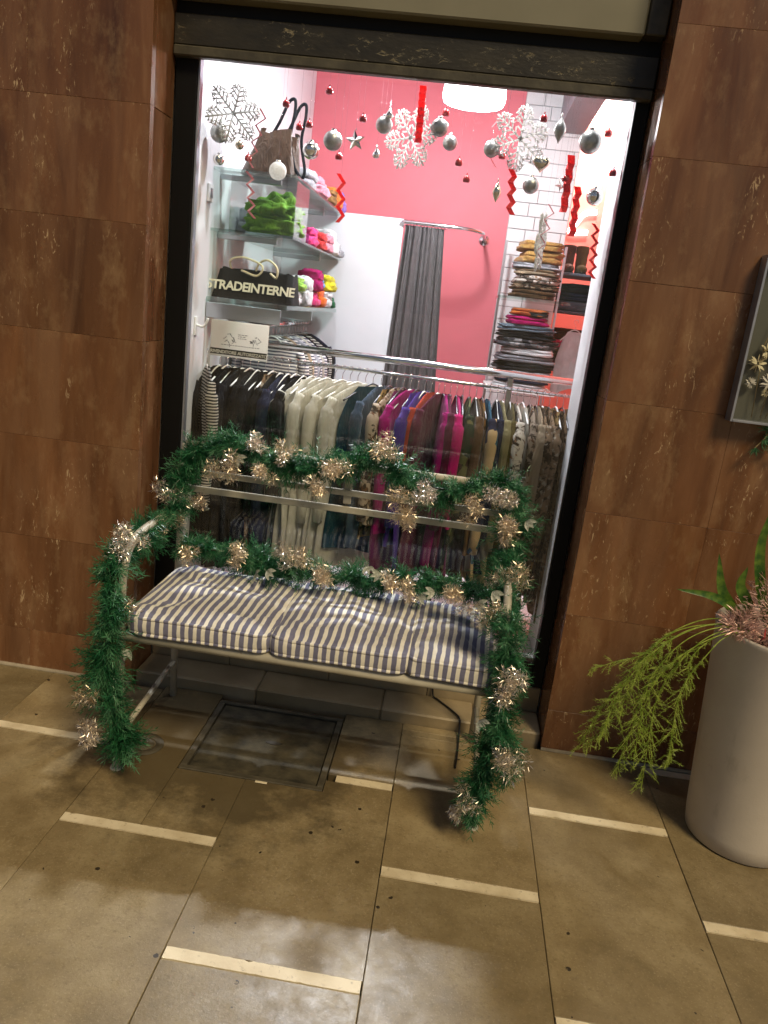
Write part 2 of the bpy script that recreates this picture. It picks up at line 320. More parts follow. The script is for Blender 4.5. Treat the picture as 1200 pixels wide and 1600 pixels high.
    def build(s, name, mat, parent=None, off=None):
        me = bpy.data.meshes.new(name)
        o_ = Vector(off) if off is not None else (parent_world(parent) if parent else Vector((0, 0, 0)))
        me.from_pydata([tuple(Vector(q)-o_) for q in s.v], [], s.f)
        me.polygons.foreach_set('use_smooth', s.sm)
        if mat: me.materials.append(M[mat])
        me.update(); me.validate()
        o = bpy.data.objects.new(name, me); col.objects.link(o)
        if parent: o.parent = parent
        return o
def parent_world(p):
    v = Vector((0, 0, 0))
    while p: v = v + Vector(p.location); p = p.parent
    return v
LOCAL = (0, 0, 0)
def tag(o, label=None, cat=None, group=None, kind=None):
    if label: o['label'] = label
    if cat: o['category'] = cat
    if group: o['group'] = group
    if kind: o['kind'] = kind
    return o
def thing(name, loc, label, cat, group=None, kind=None, rz=0.):
    o = bpy.data.objects.new(name, None); col.objects.link(o); o.location = loc; o.rotation_euler = (0, 0, rz); o.empty_display_size = .05
    return tag(o, label, cat, group, kind)
def cr(pts, n=8):                                          # Catmull-Rom through points
    P = [Vector(q) for q in pts]; P = [P[0]*2-P[1]] + P + [P[-1]*2-P[-2]]; out = []
    for i in range(1, len(P)-2):
        for k in range(n):
            t = k/n; a, b, c, d = P[i-1:i+3]
            out.append(.5*((2*b) + (c-a)*t + (2*a-5*b+4*c-d)*t*t + (3*b-a-3*c+d)*t**3))
    out.append(P[-2]); return out
def text_mesh(name, s, size, mat, parent, loc, extrude=.0008, rot=(math.pi/2, 0, 0), spacing=1., shear=0.):
    cu = bpy.data.curves.new(name, 'FONT'); cu.body = s; cu.size = size; cu.extrude = extrude; cu.align_x = 'CENTER'; cu.space_character = spacing; cu.offset = size*.028; cu.resolution_u = 3
    t = bpy.data.objects.new(name, cu); col.objects.link(t)
    dg = bpy.context.evaluated_depsgraph_get(); me = bpy.data.meshes.new_from_object(t.evaluated_get(dg)); bpy.data.objects.remove(t)
    me.materials.clear(); me.materials.append(M[mat])
    o = bpy.data.objects.new(name, me); col.objects.link(o); o.parent = parent; o.location = loc; o.rotation_euler = rot
    return o
ORD = 'first second third fourth fifth sixth seventh eighth ninth tenth eleventh twelfth thirteenth fourteenth fifteenth'.split()

# ================================================================== SETTING
tag(MB().grid(lambda u, v: (-400+800*u, -500+500.2*v, -.036), 8, 8).build('ground', 'ground'), kind='structure')
pave = bpy.data.objects.new('pavement', None); col.objects.link(pave); pave['kind'] = 'structure'
XJ = [-2.36, -1.89, -1.43, -.98, -.512, -.027, .428, .884, 1.34, 1.80, 2.26]
G_ = .0009
def slab(x0, x1, y0, y1):
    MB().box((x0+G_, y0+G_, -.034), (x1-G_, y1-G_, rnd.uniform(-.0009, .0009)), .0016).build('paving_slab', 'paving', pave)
def strip(x0, x1, y):
    n = max(2, int((x1-x0)/.012)); top = []; bot = []
    for i in range(n+1):
        x = x0+.003+(x1-x0-.006)*i/n; top.append((x, y+.0175+(-.005*rnd.random() if rnd.random() < .07 else 0)+rnd.uniform(-.0006, .0006))); bot.append((x, y-.0175+(.005*rnd.random() if rnd.random() < .07 else 0)+rnd.uniform(-.0006, .0006)))
    MB().prism(bot+top[::-1], -.03, .0012).build('inlay_strip', 'inlay', pave)
for k in range(len(XJ)-1):
    x0, x1 = XJ[k], XJ[k+1]; even = (k % 2 == 1)          # columns with inlays at 0, -.8, -1.6
    ys = [-.035, -.8, -1.6, -2.4] if even else [-.4, -1.2, -2.0, -2.8]
    edge = .03 if -1.117 < (x0+x1)/2 < .5 else -.004
    prev = edge
    for y in ys:
        if y == -.035 and (x0+x1)/2 < .5 and k != 5: continue
        a, b = y+.019, prev
        if b-a > .03:
            if k == 3 and y == -.8:
                slab(-.98, -.747, a, b); slab(-.747, -.512, a, -.484)
            elif k == 4 and y == -.4:
                slab(-.253, -.027, a, b)
            elif k == 4 and y == -1.2:
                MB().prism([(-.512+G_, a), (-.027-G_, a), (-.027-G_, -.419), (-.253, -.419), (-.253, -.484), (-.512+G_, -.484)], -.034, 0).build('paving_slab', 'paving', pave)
            else: slab(x0, x1, a, b)
        if k == 4 and y == -.4: strip(-.225, -.027, y)
        elif not (y == -.035 and (x0+x1)/2 < .5 and k != 5): strip(x0, x1, y) if not (k == 5 and y == -.035) else (strip(.30, .428, y), slab(-.027, .298, y-.019, y+.019))
        prev = y-.019

# facade walls
def facade(name, xa, xb, jamb_x, jamb_sign, label, seed):
    rr = random.Random(seed)
    t = thing(name, ((xa+xb)/2, .15, 0), label, 'wall')
    MB().box((xa if jamb_sign < 0 else xa+.031, .0325, -.03), (xb-.031 if jamb_sign < 0 else xb, .30, 3.4)).build('wall_core', 'mortar', t)
    zs = [0.004, .168, .556, .944, 1.335, 1.725, 2.10, 2.47, 2.86, 3.38]
    for i in range(len(zs)-1):
        x = jamb_x; first = True
        while (x < xb-.02) if jamb_sign > 0 else (x > xa+.02):
            wd = rr.choice([.42, .6, .78]) if first else rr.choice([.7, .8]); first = False
            x2 = min(x+wd, xb) if jamb_sign > 0 else max(x-wd, xa)
            lo, hi = min(x, x2), max(x, x2)
            yy = rr.uniform(-.0007, .0007)
            MB().box((lo+.0003, yy, zs[i]+.0003), (hi-.0003, .0315, zs[i+1]-.0003), .0006).build('marble_panel', 'marble', t)
            x = x2
    # polished reveal panels, turned into the opening
    e = .028
    for i in range(0, len(zs)-2, 2):
        j = min(i+2, len(zs)-1)
        a, b = (jamb_x, jamb_x+e) if jamb_sign > 0 else (jamb_x-e, jamb_x)
        MB().box((a+.0005, .0325, zs[i]+.001), (b-.0005, .20, zs[j]-.001), .001).build('reveal_panel', 'marble_polished', t)
    MB().tube([(xa, -.004, .002), (xb, -.004, .002)] if jamb_sign > 0 else [(xa, -.004, .004), (jamb_x, -.004, .004)], .009, 6).build('mortar_bead', 'mortar', t)
    return t
facade('marble_wall', -3.6, -1.117-.0005, -1.117, -1, 'brown marble clad wall beside the striped bench with pale mortar line', 4)
facade('marble_wall', .505+.0005, 3.6, .505, 1, 'brown marble clad wall behind the tall planter and flower case', 9)

# lintel beam, shutter panel
t = thing('lintel_beam', (-.3, .15, 2.29), 'dark chipped beam across the top of the shop window', 'beam')
MB().box((-1.115, .170, 2.3305), (.503, .2005, 2.428), .004).build('beam_body', 'beam_paint', t)
MB().box((-1.114, .164, 2.296), (.502, .2005, 2.330), .005).build('beam_lip', 'beam_lip', t)
MB().box((-1.114, .192, 2.43), (.502, .26, 2.55)).build('gap_back', 'black_frame', t)
t = thing('shutter_box', (-.3, .12, 2.45), 'beige metal shutter box above the dark window beam', 'shutter')
MB().box((-1.114, .13, 2.470), (.435, .28, 3.36), .006).build('cover_panel', 'beige_metal', t)
MB().box((.438, .134, 2.475), (.502, .28, 3.36), .004).build('end_strip', 'beam_lip', t)

# door step
t = thing('door_step', (-.3, .12, 0), 'low stained stone step below the shop window behind the bench', 'step')
sx = [-1.115, -.62, -.12, .24, .503]
for i in range(4):
    MB().box((sx[i]+.001, .032, -.03), (sx[i+1]-.001, .2, .046+rnd.uniform(-.001, .001)), .006).build('tread_slab', 'step_stone', t)
for i, (a, b) in enumerate([(-1.115, -.78), (-.78, -.36), (-.36, .05), (.05, .503)]):
    MB().box((a+.001, .2015, -.02), (b-.001, .27, .148), .003).build('riser_block', 'step_stone', t)

# shop window
t = thing('shop_window', (-.3, .23, .15), 'large clear shop window in a black frame behind the bench', 'window')
MB().box((-1.117+.001, .202, .15), (-1.038, .262, 2.41), .003).build('frame_post', 'black_frame', t)
MB().box((.458, .202, .15), (.504, .262, 2.41), .003).build('frame_post', 'black_frame', t)
MB().box((-1.036, .203, .15), (.456, .262, .248), .003).build('frame_sill', 'black_frame', t)
MB().box((-1.036, .203, 2.345), (.456, .262, 2.41), .002).build('frame_head', 'black_frame', t)
MB().box((-1.0355, .208, .25), (-1.029, .24, 2.343)).build('glazing_bead', 'bead_metal', t)
MB().box((-1.034, .216, .249), (.455, .222, 2.344)).build('pane', 'window_glass', t)

# shop rooms
def struct(name, a, b, mat): return tag(MB().box(a, b).build(name, mat), kind='structure')
struct('shop_floor', (-1.15, .264, .0), (1.9, 3.45, .25), 'white_floor')
struct('wall_shop_left', (-1.16, .264, .25), (-1.05, 2.30, 3.0), 'white_wall')
struct('wall_shop_back', (-1.05, 2.20, .25), (.165, 2.30, 3.0), 'pink_wall')
struct('ceiling_shop', (-1.16, .262, 3.0), (1.9, 3.45, 3.08), 'white_wall')
struct('wall_front_upper', (-1.16, .264, 2.36), (1.9, .30, 3.0), 'white_wall')
struct('wall_window_return', (.459, .264, .25), (.515, .52, 3.0), 'white_wall')
struct('wall_front_side', (.516, .302, .25), (1.9, .40, 2.999), 'white_wall')
struct('wall_side_room', (.515, 3.20, .25), (1.9, 3.30, 2.95), 'red_wall')
struct('wall_side_end', (1.62, .402, .25), (1.7, 3.2, 2.95), 'red_wall')
struct('wall_side_return', (.44, 2.302, .25), (.513, 3.3, 2.95), 'red_wall')
struct('ceiling_side_room', (.514, 2.21, 2.87), (1.62, 3.199, 2.93), 'peach')
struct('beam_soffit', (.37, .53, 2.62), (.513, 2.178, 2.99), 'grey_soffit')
t = thing('brick_wall', (.34, 2.24, .25), 'white glazed brick wall between the pink wall and the red room', 'wall')
MB().box((.166, 2.196, .25), (.512, 2.30, 2.998)).build('wall_core', 'grout', t)
bz = .90; row = 0; BH, BL = .074, .21
while bz < 2.98:
    z1 = min(bz+BH, 2.997); x = .167 - (BL/2 if row % 2 else .06)
    while x < .511:
        a, b = max(x, .167), min(x+BL, .511)
        if b-a > .012: MB().box((a+.0018, 2.183+rnd.uniform(-.001, .001), bz+.0018), (b-.0018, 2.1955, z1-.0018), .002).build('brick', 'brick_white', t)
        x += BL
    bz += BH; row += 1

# ================================================================== LAMPS
t = thing('pendant_lamp', (-.10, 1.1, 2.475), 'glowing white pendant lamp hanging before the pink wall', 'lamp')
MB().lathe([(.132, -.012), (.139, 0), (.141, .02), (.137, .055), (.12, .095), (.085, .125), (.05, .14), (.02, .145)], (-.10, 1.1, 2.475), 32).build('lamp_shade', 'lamp_glass', t)
MB().tube([(-.10, 1.1, 2.62), (-.10, 1.1, 2.999)], .006, 6).build('cord', 'dark_metal', t)
pl = bpy.data.lights.new('pendant_bulb', 'POINT'); pl.energy = 56; pl.shadow_soft_size = .06; pl.color = (.95, .96, 1.0)
po = bpy.data.objects.new('pendant_bulb', pl); col.objects.link(po); po.location = (0, 0, -.05); po.parent = t
t = thing('ceiling_lamp', (.70, 2.8, 2.845), 'small white glowing ceiling lamp in the red side room', 'lamp')
MB().lathe([(.0, 0), (.06, .0), (.07, .006), (.074, .024)], (.70, 2.8, 2.845), 24).build('diffuser', 'lamp_disc', t)
pl = bpy.data.lights.new('ceiling_bulb', 'POINT'); pl.energy = 42; pl.shadow_soft_size = .05; pl.color = (1, .93, .88)
po = bpy.data.objects.new('ceiling_bulb', pl); col.objects.link(po); po.location = (0, 0, -.07); po.parent = t

for i, (lx, ly, aim, en, lb) in enumerate(((-.30, 1.45, (-.20, -1.75, 0), 340, 'added unseen ceiling spot before the pink wall aimed at the window'), (-.62, .42, (-.62, .46, .3), 66, 'added unseen ceiling spot above the dark garments in the window'), (.12, .42, (.12, .46, .3), 85, 'added unseen ceiling spot above the coloured garments in the window'))):  # unseen spotlights, added to light the clothes and spill onto the pavement
    t = thing('added_spotlight', (lx, ly, 2.93), lb, 'lamp', 'added unseen spotlights')
    d_ = (Vector(aim)-Vector((lx, ly, 2.90))).normalized(); c0 = Vector((lx, ly, 2.90))
    MB().tube([c0-d_*.05, c0-d_*.045, c0+d_*.045], [.02, .04, .042], 16, False).build('lamp_head', 'white_plastic', t); MB().tube([c0-d_*.03, (lx, ly, 2.998)], .008, 8).build('bracket', 'white_plastic', t)
    pl = bpy.data.lights.new('added_spot_bulb', 'SPOT'); pl.energy = en; pl.shadow_soft_size = .03; pl.color = (.93, .95, 1.0); pl.spot_size = R(52 if i == 0 else 110); pl.spot_blend = .75
    po = bpy.data.objects.new('added_spot_bulb', pl); col.objects.link(po); po.location = c0+d_*.05-Vector((lx, ly, 2.93)); po.rotation_euler = d_.to_track_quat('-Z', 'Y').to_euler(); po.parent = t

# ================================================================== PAVEMENT FITTINGS
t = thing('access_cover', (-.5, -.26, 0), 'square stone filled access cover in the pavement under the bench', 'cover')
fx0, fx1, fy0, fy1 = -.744, -.256, -.481, -.012
for a, b in (((fx0, fy0), (fx1, fy0+.022)), ((fx0, fy1-.022), (fx1, fy1)), ((fx0, fy0+.0225), (fx0+.022, fy1-.0225)), ((fx1-.022, fy0+.0225), (fx1, fy1-.0225))):
    MB().box((*a, -.034), (*b, .002), .002).build('frame', 'lid_frame', t)
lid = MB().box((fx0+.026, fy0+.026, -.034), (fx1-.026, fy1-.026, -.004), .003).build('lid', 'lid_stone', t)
MB().prism([(-.475+.028*math.cos(a*math.pi/8)*(1 if abs(math.cos(a*math.pi/8)) < .9 else 1.1), -.245+.011*math.sin(a*math.pi/8)) for a in range(16)], -.01, -.0025).build('lifting_slot', 'iron', lid)
t = thing('drain_cap', (-.902, -.385, 0), 'small round drain cap set in the pavement by the bench leg', 'drain cap')
MB().lathe([(.040, .001), (.042, .004), (.066, .0045), (.068, .001)], (-.902, -.385, 0), 28).build('ring', 'lid_frame', t)
MB().lathe([(0, .0035), (.034, .0035), (.036, .001)], (-.902, -.385, 0), 24).build('disc', 'lid_frame', t)
tag(MB().tube(cr([(.07, .195, .148), (.075, .188, .06), (.10, .16, .052), (.15, .10, .052), (.185, .045, .052), (.19, .018, .03), (.19, -.03, .006), (.185, -.16, .006), (.18, -.23, .006)], 6), .0038, 6).build('power_cable', 'cable_black'), 'thin dark cable running down the stone step to the pavement', 'cable')
tag(MB().box((-.478, -.497, .0025), (-.438, -.487, .0045), .0008).build('paper_scrap', 'inlay'), 'tiny pale paper scrap on the pavement edge of the square cover', 'litter')

# ================================================================== BENCH
XL, XR, YF, YB = -.932, .238, -.53, -.045
t = thing('garden_bench', ((XL+XR)/2, -.29, 0), 'cream painted metal bench with curved arms wrapped in green garland', 'bench')
BR = .0135
for x in (XL, XR):
    MB().tube(cr([(x, YF-.004, 0), (x, YF, .2), (x, YF, .47), (x, YF-.004, .60), (x, YF+.004, .68), (x, YF+.035, .738), (x, YF+.09, .768), (x, YF+.2, .776), (x, YB-.1, .776), (x, YB, .772)], 7), BR, 10).build('arm_and_leg', 'bench_paint', t)
    MB().tube([(x, YB+.015, 0), (x, YB+.002, .25), (x, YB, .47), (x, YB+.01, .8), (x, YB+.02, 1.0)], BR, 10).build('back_leg', 'bench_paint', t)
    MB().tube([(x, YB+.004, .15), (x, YF, .15-.04)], .010, 8).build('leg_brace', 'bench_paint', t)
    MB().tube([(x, YF+.005, .468), (x, YB, .468)], .011, 8).build('side_rail', 'bench_paint', t)
MB().tube([(XL, YF, .470), (XR, YF, .470)], .0165, 10).build('front_rail', 'bench_paint', t)
MB().tube([(XL, YB, .470), (XR, YB, .470)], .0135, 10).build('rear_rail', 'bench_paint', t)
MB().tube([(XL, YB+.02, 1.0), (XR, YB+.02, 1.0)], BR, 10).build('top_rail', 'bench_paint', t)
MB().box((XL+.014, YB+.002, .829), (XR-.014, YB+.012, .853), .002).build('back_slat', 'bench_paint', t)
MB().box((XL+.014, YB+.004, .892), (XR-.014, YB+.014, .914), .002).build('back_slat', 'bench_paint', t)
MB().box((-.346, YB+.0145, .86), (-.318, YB+.0235, .992), .002).build('back_upright', 'bench_paint', t)
for i in range(7):
    y = YF+.06+i*.058
    MB().box((XL+.012, y-.018, .471), (XR-.012, y+.018, .481), .002).build('seat_slat', 'bench_paint', t)
for x in (XL, XR):
    MB().lathe([(.0, .006), (.02, .006), (.022, .0)], (x, YF-.004, 0), 12).build('foot_plate', 'bench_paint', t)

# cushions
def cushion(x0, x1, label, seed):
    q = random.Random(seed); z0, z1, y0, y1 = .484, .564, -.553, -.066
    cx, cyy = (x0+x1)/2, (y0+y1)/2
    t = thing('seat_cushion', (cx, cyy, z0), label, 'cushion', 'striped bench cushions')
    W, D, H = (x1-x0)/2, (y1-y0)/2, (z1-z0)/2
    from mathutils import noise as nz
    tufts = [(-W*.45, -D*.38), (W*.45, -D*.38), (-W*.45, D*.4), (W*.45, D*.4)]
    def sq(a, e): return math.copysign(abs(a)**e, a)
    def fn(u, v):
        th = 2*math.pi*u; ph = math.pi*(v-.5)
        cx_, cy_ = sq(math.cos(th), .15), sq(math.sin(th), .18)
        k = sq(math.cos(ph), .22)
        x, y, z = W*cx_*k, D*cy_*k, H*sq(math.sin(ph), .42)
        s = Vector((x*9+seed*3.1, y*9, z*9)); n1 = nz.noise(s)*.008 + nz.noise(s*2.7)*.007 + nz.noise(Vector((x*60+seed, y*11, 5)))*.003
        if z > H*.3:
            z += n1*1.2 + .010*(1-(x/W)**2)*(1-(y/D)**2)
            for (a, b) in tufts: z -= .020*math.exp(-((x-a)**2+(y-b)**2)/.0022)
        else:
            z += n1*.25
        bulge = 1 - (z/H)**2 if abs(z) < H else 0
        y += (nz.noise(Vector((x*26+seed, z*22, 3)))*.006)*(1 if abs(cy_) > .8 else 0) + sq(cy_, 1)*.006*bulge
        x += sq(cx_, 1)*.006*bulge
        return (x, y, z+H)
    MB().grid(fn, 96, 44, True, True).build('cover', 'stripe_fabric', t, LOCAL)
    for (zz, nm) in ((H*2-.016, 'piping'), (.014, 'piping')):
        pts = []
        for i in range(49):
            th = 2*math.pi*i/48; x, y = W*1.0*sq(math.cos(th), .17), D*1.0*sq(math.sin(th), .2)
            n1 = nz.noise(Vector((x*14+seed, y*14, zz*30)))*.006
            pts.append((x*1.003, y*1.003, zz+n1))
        MB().tube(pts, .0055, 6, False).build(nm, 'stripe_fabric', t, LOCAL)
cushion(-.913, -.455, 'blue and cream striped cushion at the bare curved arm of the bench', 1)
cushion(-.460, -.026, 'blue and cream striped cushion in the middle of the bench', 2)
cushion(-.032, .228, 'blue and cream striped cushion tucked under the garland hanging at the bench arm', 3)

# ================================================================== GARLANDS
def fluff(nb, li, path, rad, per_m, q, tl=.07):
    L = [0]
    for a, b in zip(path, path[1:]): L.append(L[-1]+(b-a).length)
    tot = L[-1]; n = int(tot*per_m/7); up_ = Vector((0, 0, 1))
    for i in range(n):                                     # one branchlet: a small drooping fan of twigs
        s = (i+q.random())/n*tot
        k = max(j for j in range(len(L)) if L[j] <= s); k = min(k, len(path)-2)
        f = (s-L[k])/max(1e-6, L[k+1]-L[k]); p = path[k].lerp(path[k+1], f); tg = (path[k+1]-path[k]).normalized()
        o = Quaternion(tg, q.uniform(0, 2*math.pi)) @ tg.orthogonal().normalized()
        bd = o*q.uniform(.5, 1.0) + tg*q.uniform(-.8, .8)
        size = tl*q.choice([.5, .6, .75, .9, 1., 1.15])*(1+.22*math.sin(s*23+2*math.sin(s*9))); droop = q.uniform(.05, .55)
        tgt = nb if q.random() < .75 else li
        for w in range(7):
            d = (bd + Vector((q.gauss(0, .28), q.gauss(0, .28), q.gauss(0, .28)-droop*.5))).normalized()
            ln = size*q.uniform(.55, 1.05); m = max(5, int(15*ln/.06)); d2 = d.orthogonal().normalized()
            for j in range(m):
                u = (j+.5)/m; b = p + d*(ln*u*.9) - up_*(droop*.3*ln*u*u)
                r = Quaternion(d, j*2.4+q.uniform(-.4, .4)) @ d2
                nd = (r*q.uniform(.5, .9) + d*q.uniform(.35, .9)); nd.z -= .15; nd = nd.normalized()*q.uniform(.016, .034)*(1.1-.35*u)
                if (b+nd).z < .004: continue
                tgt.blade(b, nd, nd.normalized().cross(d).normalized(), q.uniform(.0018, .0030))
def pompom(parent, c, r, q, pale=False, sx=1.):
    b = MB(); c = Vector(c)+Vector((0, -.024, 0)); r *= 1.25
    lobes = [Vector((q.gauss(0, .42)*sx, q.gauss(0, .25), q.gauss(0, .42)))*r for _ in range(5)]
    for i in range(int(620*(r/.035)**1.6)):
        d = Vector((q.gauss(0, 1), q.gauss(0, 1), q.gauss(0, 1))).normalized()
        st = c + q.choice(lobes) + d*r*.62*q.random()**.5
        dd = (d*.6 + Vector((q.gauss(0, .7), q.gauss(0, .7), q.gauss(0, .7)))).normalized(); ln = q.uniform(.008, .019)
        b.blade(st, dd*ln, dd.cross(Vector((q.gauss(0, 1), q.gauss(0, 1), q.gauss(0, 1)))).normalized(), .0016)
    b.build('tinsel_cluster', 'tinsel_pale' if pale else 'tinsel', parent)
def frost(parent, c, q, ln=.038):
    b = MB(); c = Vector(c); d = Vector((q.uniform(-1, 1), -.25, q.uniform(-.5, .4))).normalized(); s = d.cross(Vector((0, -1, .3))).normalized(); up_ = s.cross(d)
    for k in range(3):
        dd = (Quaternion(up_, (k-1)*.6) @ d); ss = dd.cross(up_)
        pts = []; fs = []
        for i in range(6):
            u = i/5; wv = .0075*math.sin(math.pi*min(1, u*.92+.06)); cpt = c+dd*ln*u+up_*(.010*math.sin(u*2.4))
            pts += [cpt-ss*wv+up_*.003, cpt, cpt+ss*wv+up_*.003]
        for i in range(5): fs += [(i*3, i*3+1, i*3+4, i*3+3), (i*3+1, i*3+2, i*3+5, i*3+4)]
        b.add(pts, fs, True)
    b.build('frosted_leaf', 'frost_leaf', parent)
def garland(label, base_loc, paths, poms, leaves, seed, per_m=1650):
    q = random.Random(seed)
    t = thing('garland', base_loc, label, 'garland')
    nb, li, wr = MB(), MB(), MB()
    for pts, rad in paths:
        pth = cr(pts, 10); wr.tube(pth, .004, 5); fluff(nb, li, pth, rad, per_m, q, rad)
    tag(nb.build('needles', 'fir', t), kind='stuff'); tag(li.build('light_needles', 'fir_light', t), kind='stuff'); wr.build('core_wire', 'wire', t)
    for (c, r, pale, sx) in poms: pompom(t, c, r, q, pale, sx)
    for c in leaves: frost(t, c, q)
garland('long green tinsel garland draped over the bench back, arms and front legs', (-.35, -.3, 0),
    [([(-.90, -.57, .085), (-.905, -.60, .20), (-.935, -.605, .33), (-.955, -.60, .42), (-.94, -.575, .56), (-.965, -.54, .69), (-.945, -.40, .745), (-.935, -.26, .765), (-.90, -.16, .80), (-.925, -.10, .87), (-.885, -.075, .985), (-.80, -.07, 1.01), (-.719, -.08, 1.045), (-.63, -.085, 1.0), (-.52, -.085, .985), (-.407, -.085, .99), (-.31, -.085, 1.04), (-.235, -.085, 1.065), (-.16, -.09, 1.02), (-.093, -.09, .985), (.0, -.09, .975), (.09, -.09, .99), (.215, -.075, 1.02), (.25, -.09, .94), (.25, -.19, .835), (.235, -.36, .76), (.25, -.52, .685), (.258, -.585, .53), (.255, -.60, .39), (.24, -.59, .26), (.225, -.57, .13), (.222, -.56, .06)], .094),
     ([(.27, -.57, .35), (.305, -.54, .26), (.335, -.51, .18)], .07)],
    [((-.764, -.13, .970), .042, 0, 1.2), ((-.647, -.12, 1.052), .027, 1, 1.3), ((-.557, -.12, 1.046), .026, 0, 1), ((-.612, -.14, .956), .030, 0, 1.4), ((-.370, -.14, 1.003), .036, 0, 1), ((-.408, -.15, .959), .030, 0, 1.2), ((-.221, -.13, 1.103), .036, 0, 1.1), ((-.140, -.15, .935), .034, 0, 1), ((-.112, -.15, .895), .032, 0, 1), ((-.052, -.15, .975), .030, 1, 1), ((.103, -.15, .952), .032, 0, 1), ((.205, -.14, .997), .042, 1, 1),
     ((-.926, -.14, .834), .036, 1, 1), ((-.832, -.12, .819), .026, 0, 1), ((-.885, -.18, .777), .030, 0, 1), ((-.929, -.27, .751), .030, 0, 1.2), ((-.931, -.50, .777), .038, 1, 1.2), ((-.915, -.51, .569), .027, 0, 1), ((-.978, -.64, .325), .030, 0, 1), ((-.955, -.64, .197), .038, 1, 1),
     ((.230, -.23, .921), .032, 0, 1), ((.225, -.2, .87), .028, 0, 1), ((.250, -.36, .805), .040, 0, 1.5), ((.180, -.50, .711), .032, 0, 1), ((.253, -.65, .555), .040, 1, 1), ((.291, -.645, .335), .042, 1, .9), ((.195, -.61, .159), .028, 1, 1), ((.185, -.60, .10), .02, 1, 1)],
    [(.285, -.2, .93), (.192, -.46, .765), (.150, -.47, .722), (-.822, -.12, .802), (-.90, -.54, .43), (.283, -.42, .745), (.20, -.62, .42), (-.71, -.13, 1.0)], 21)
garland('short green tinsel garland lying along the back of the striped cushions', (-.35, -.14, .58),
    [([(-.89, -.17, .655), (-.79, -.14, .655), (-.688, -.13, .650), (-.58, -.13, .635), (-.479, -.13, .632), (-.33, -.13, .625), (-.181, -.13, .630), (-.05, -.13, .640), (.042, -.14, .645), (.13, -.17, .655), (.195, -.22, .665)], .084)],
    [((-.672, -.17, .679), .034, 0, 1), ((-.50, -.17, .688), .032, 1, 1.3), ((-.452, -.17, .69), .03, 0, 1.2), ((-.363, -.205, .628), .036, 0, 1), ((-.125, -.19, .655), .032, 0, 1), ((-.085, -.19, .645), .030, 0, 1.2), ((.090, -.26, .665), .038, 0, 1), ((-.841, -.21, .650), .024, 0, 1)],
    [(-.172, -.18, .672), (-.599, -.2, .611), (-.215, -.18, .690), (-.56, -.2, .63), (.02, -.2, .64), (-.03, -.2, .62)], 22)

# ================================================================== PLANTER
PX, PY = 1.125, -.345
t = thing('planter', (PX, PY, 0), 'tall round taupe planter at the marble wall', 'planter')
MB().lathe([(0, .0), (.155, .0), (.166, .008), (.172, .06), (.198, .45), (.217, .715), (.221, .728), (.217, .734), (.208, .732), (.203, .70), (.19, .66), (0, .66)], (PX, PY, 0), 64).build('pot', 'pot', t)
MB().lathe([(0, .675), (.10, .672), (.196, .668)], (PX, PY, 0), 24).build('soil', 'soil', t)
def leafblade(b, pts, wd, up_=Vector((0, 0, 1))):
    pts = cr(pts, 6); n = len(pts); v = []; f = []
    for i, q in enumerate(pts):
        u = i/(n-1); tg = (pts[min(i+1, n-1)]-pts[max(i-1, 0)]).normalized(); s = tg.cross(Vector((0, -1, .25))).normalized(); nn = s.cross(tg)
        ww = wd*(math.sin(math.pi*min(1., .12+u*.88))**.8)
        v += [q-s*ww+nn*ww*.35, q, q+s*ww+nn*ww*.35]
    for i in range(n-1): f += [(i*3, i*3+1, i*3+4, i*3+3), (i*3+1, i*3+2, i*3+5, i*3+4)]
    b.add(v, f, True)
t = thing('leafy_plant', (PX, PY, .675), 'broad pointed green leaves rising from the taupe planter', 'plant')
for pts, wd in (([(1.02, -.36, .70), (.93, -.40, .79), (.84, -.42, .835), (.728, -.43, .845)], .014), ([(1.0, -.36, .70), (.91, -.39, .80), (.865, -.40, .86), (.836, -.40, .965)], .017), ([(1.03, -.36, .70), (.955, -.38, .82), (.925, -.38, .87), (.935, -.38, .93)], .017),
                ([(1.06, -.36, .70), (.985, -.38, .87), (.955, -.38, 1.0), (.965, -.38, 1.13)], .016), ([(1.1, -.35, .70), (1.04, -.4, .9), (1.03, -.42, 1.05), (1.06, -.45, 1.15)], .018), ([(1.12, -.3, .7), (1.16, -.25, .95), (1.22, -.22, 1.1)], .018), ([(1.15, -.35, .7), (1.25, -.4, .9), (1.36, -.42, .98)], .017)):
    b = MB(); leafblade(b, pts, wd); b.build('leaf', 'lily', t)
t = thing('pink_tinsel_bunch', (PX-.08, PY-.05, .68), 'glittering pink tinsel bunch filling the top of the planter', 'tinsel')
b = MB(); q = random.Random(5)
for i in range(5200):
    c0, rad = q.choice([((1.04, -.40, .80), (.10, .10, .13)), ((1.04, -.40, .80), (.10, .10, .13)), ((1.10, -.36, .77), (.15, .14, .09)), ((1.12, -.34, .74), (.19, .19, .05)), ((.935, -.43, .765), (.055, .05, .04)), ((1.16, -.40, .84), (.10, .1, .12))])
    d = Vector((q.gauss(0, 1), q.gauss(0, 1), q.gauss(0, 1))).normalized(); k = q.random()**.4
    p = Vector((c0[0]+d.x*rad[0]*k, c0[1]+d.y*rad[1]*k, c0[2]+d.z*rad[2]*k))
    if p.z < .70: p.z = .70+q.uniform(0, .03)
    dd = (d+Vector((q.gauss(-.2, .6), q.gauss(-.1, .6), q.gauss(.4, .6)))).normalized()
    b.blade(p, dd*q.uniform(.012, .034), dd.orthogonal().normalized(), .0024)
tag(b.build('strands', 'pink_tinsel', t), kind='stuff')
b = MB()
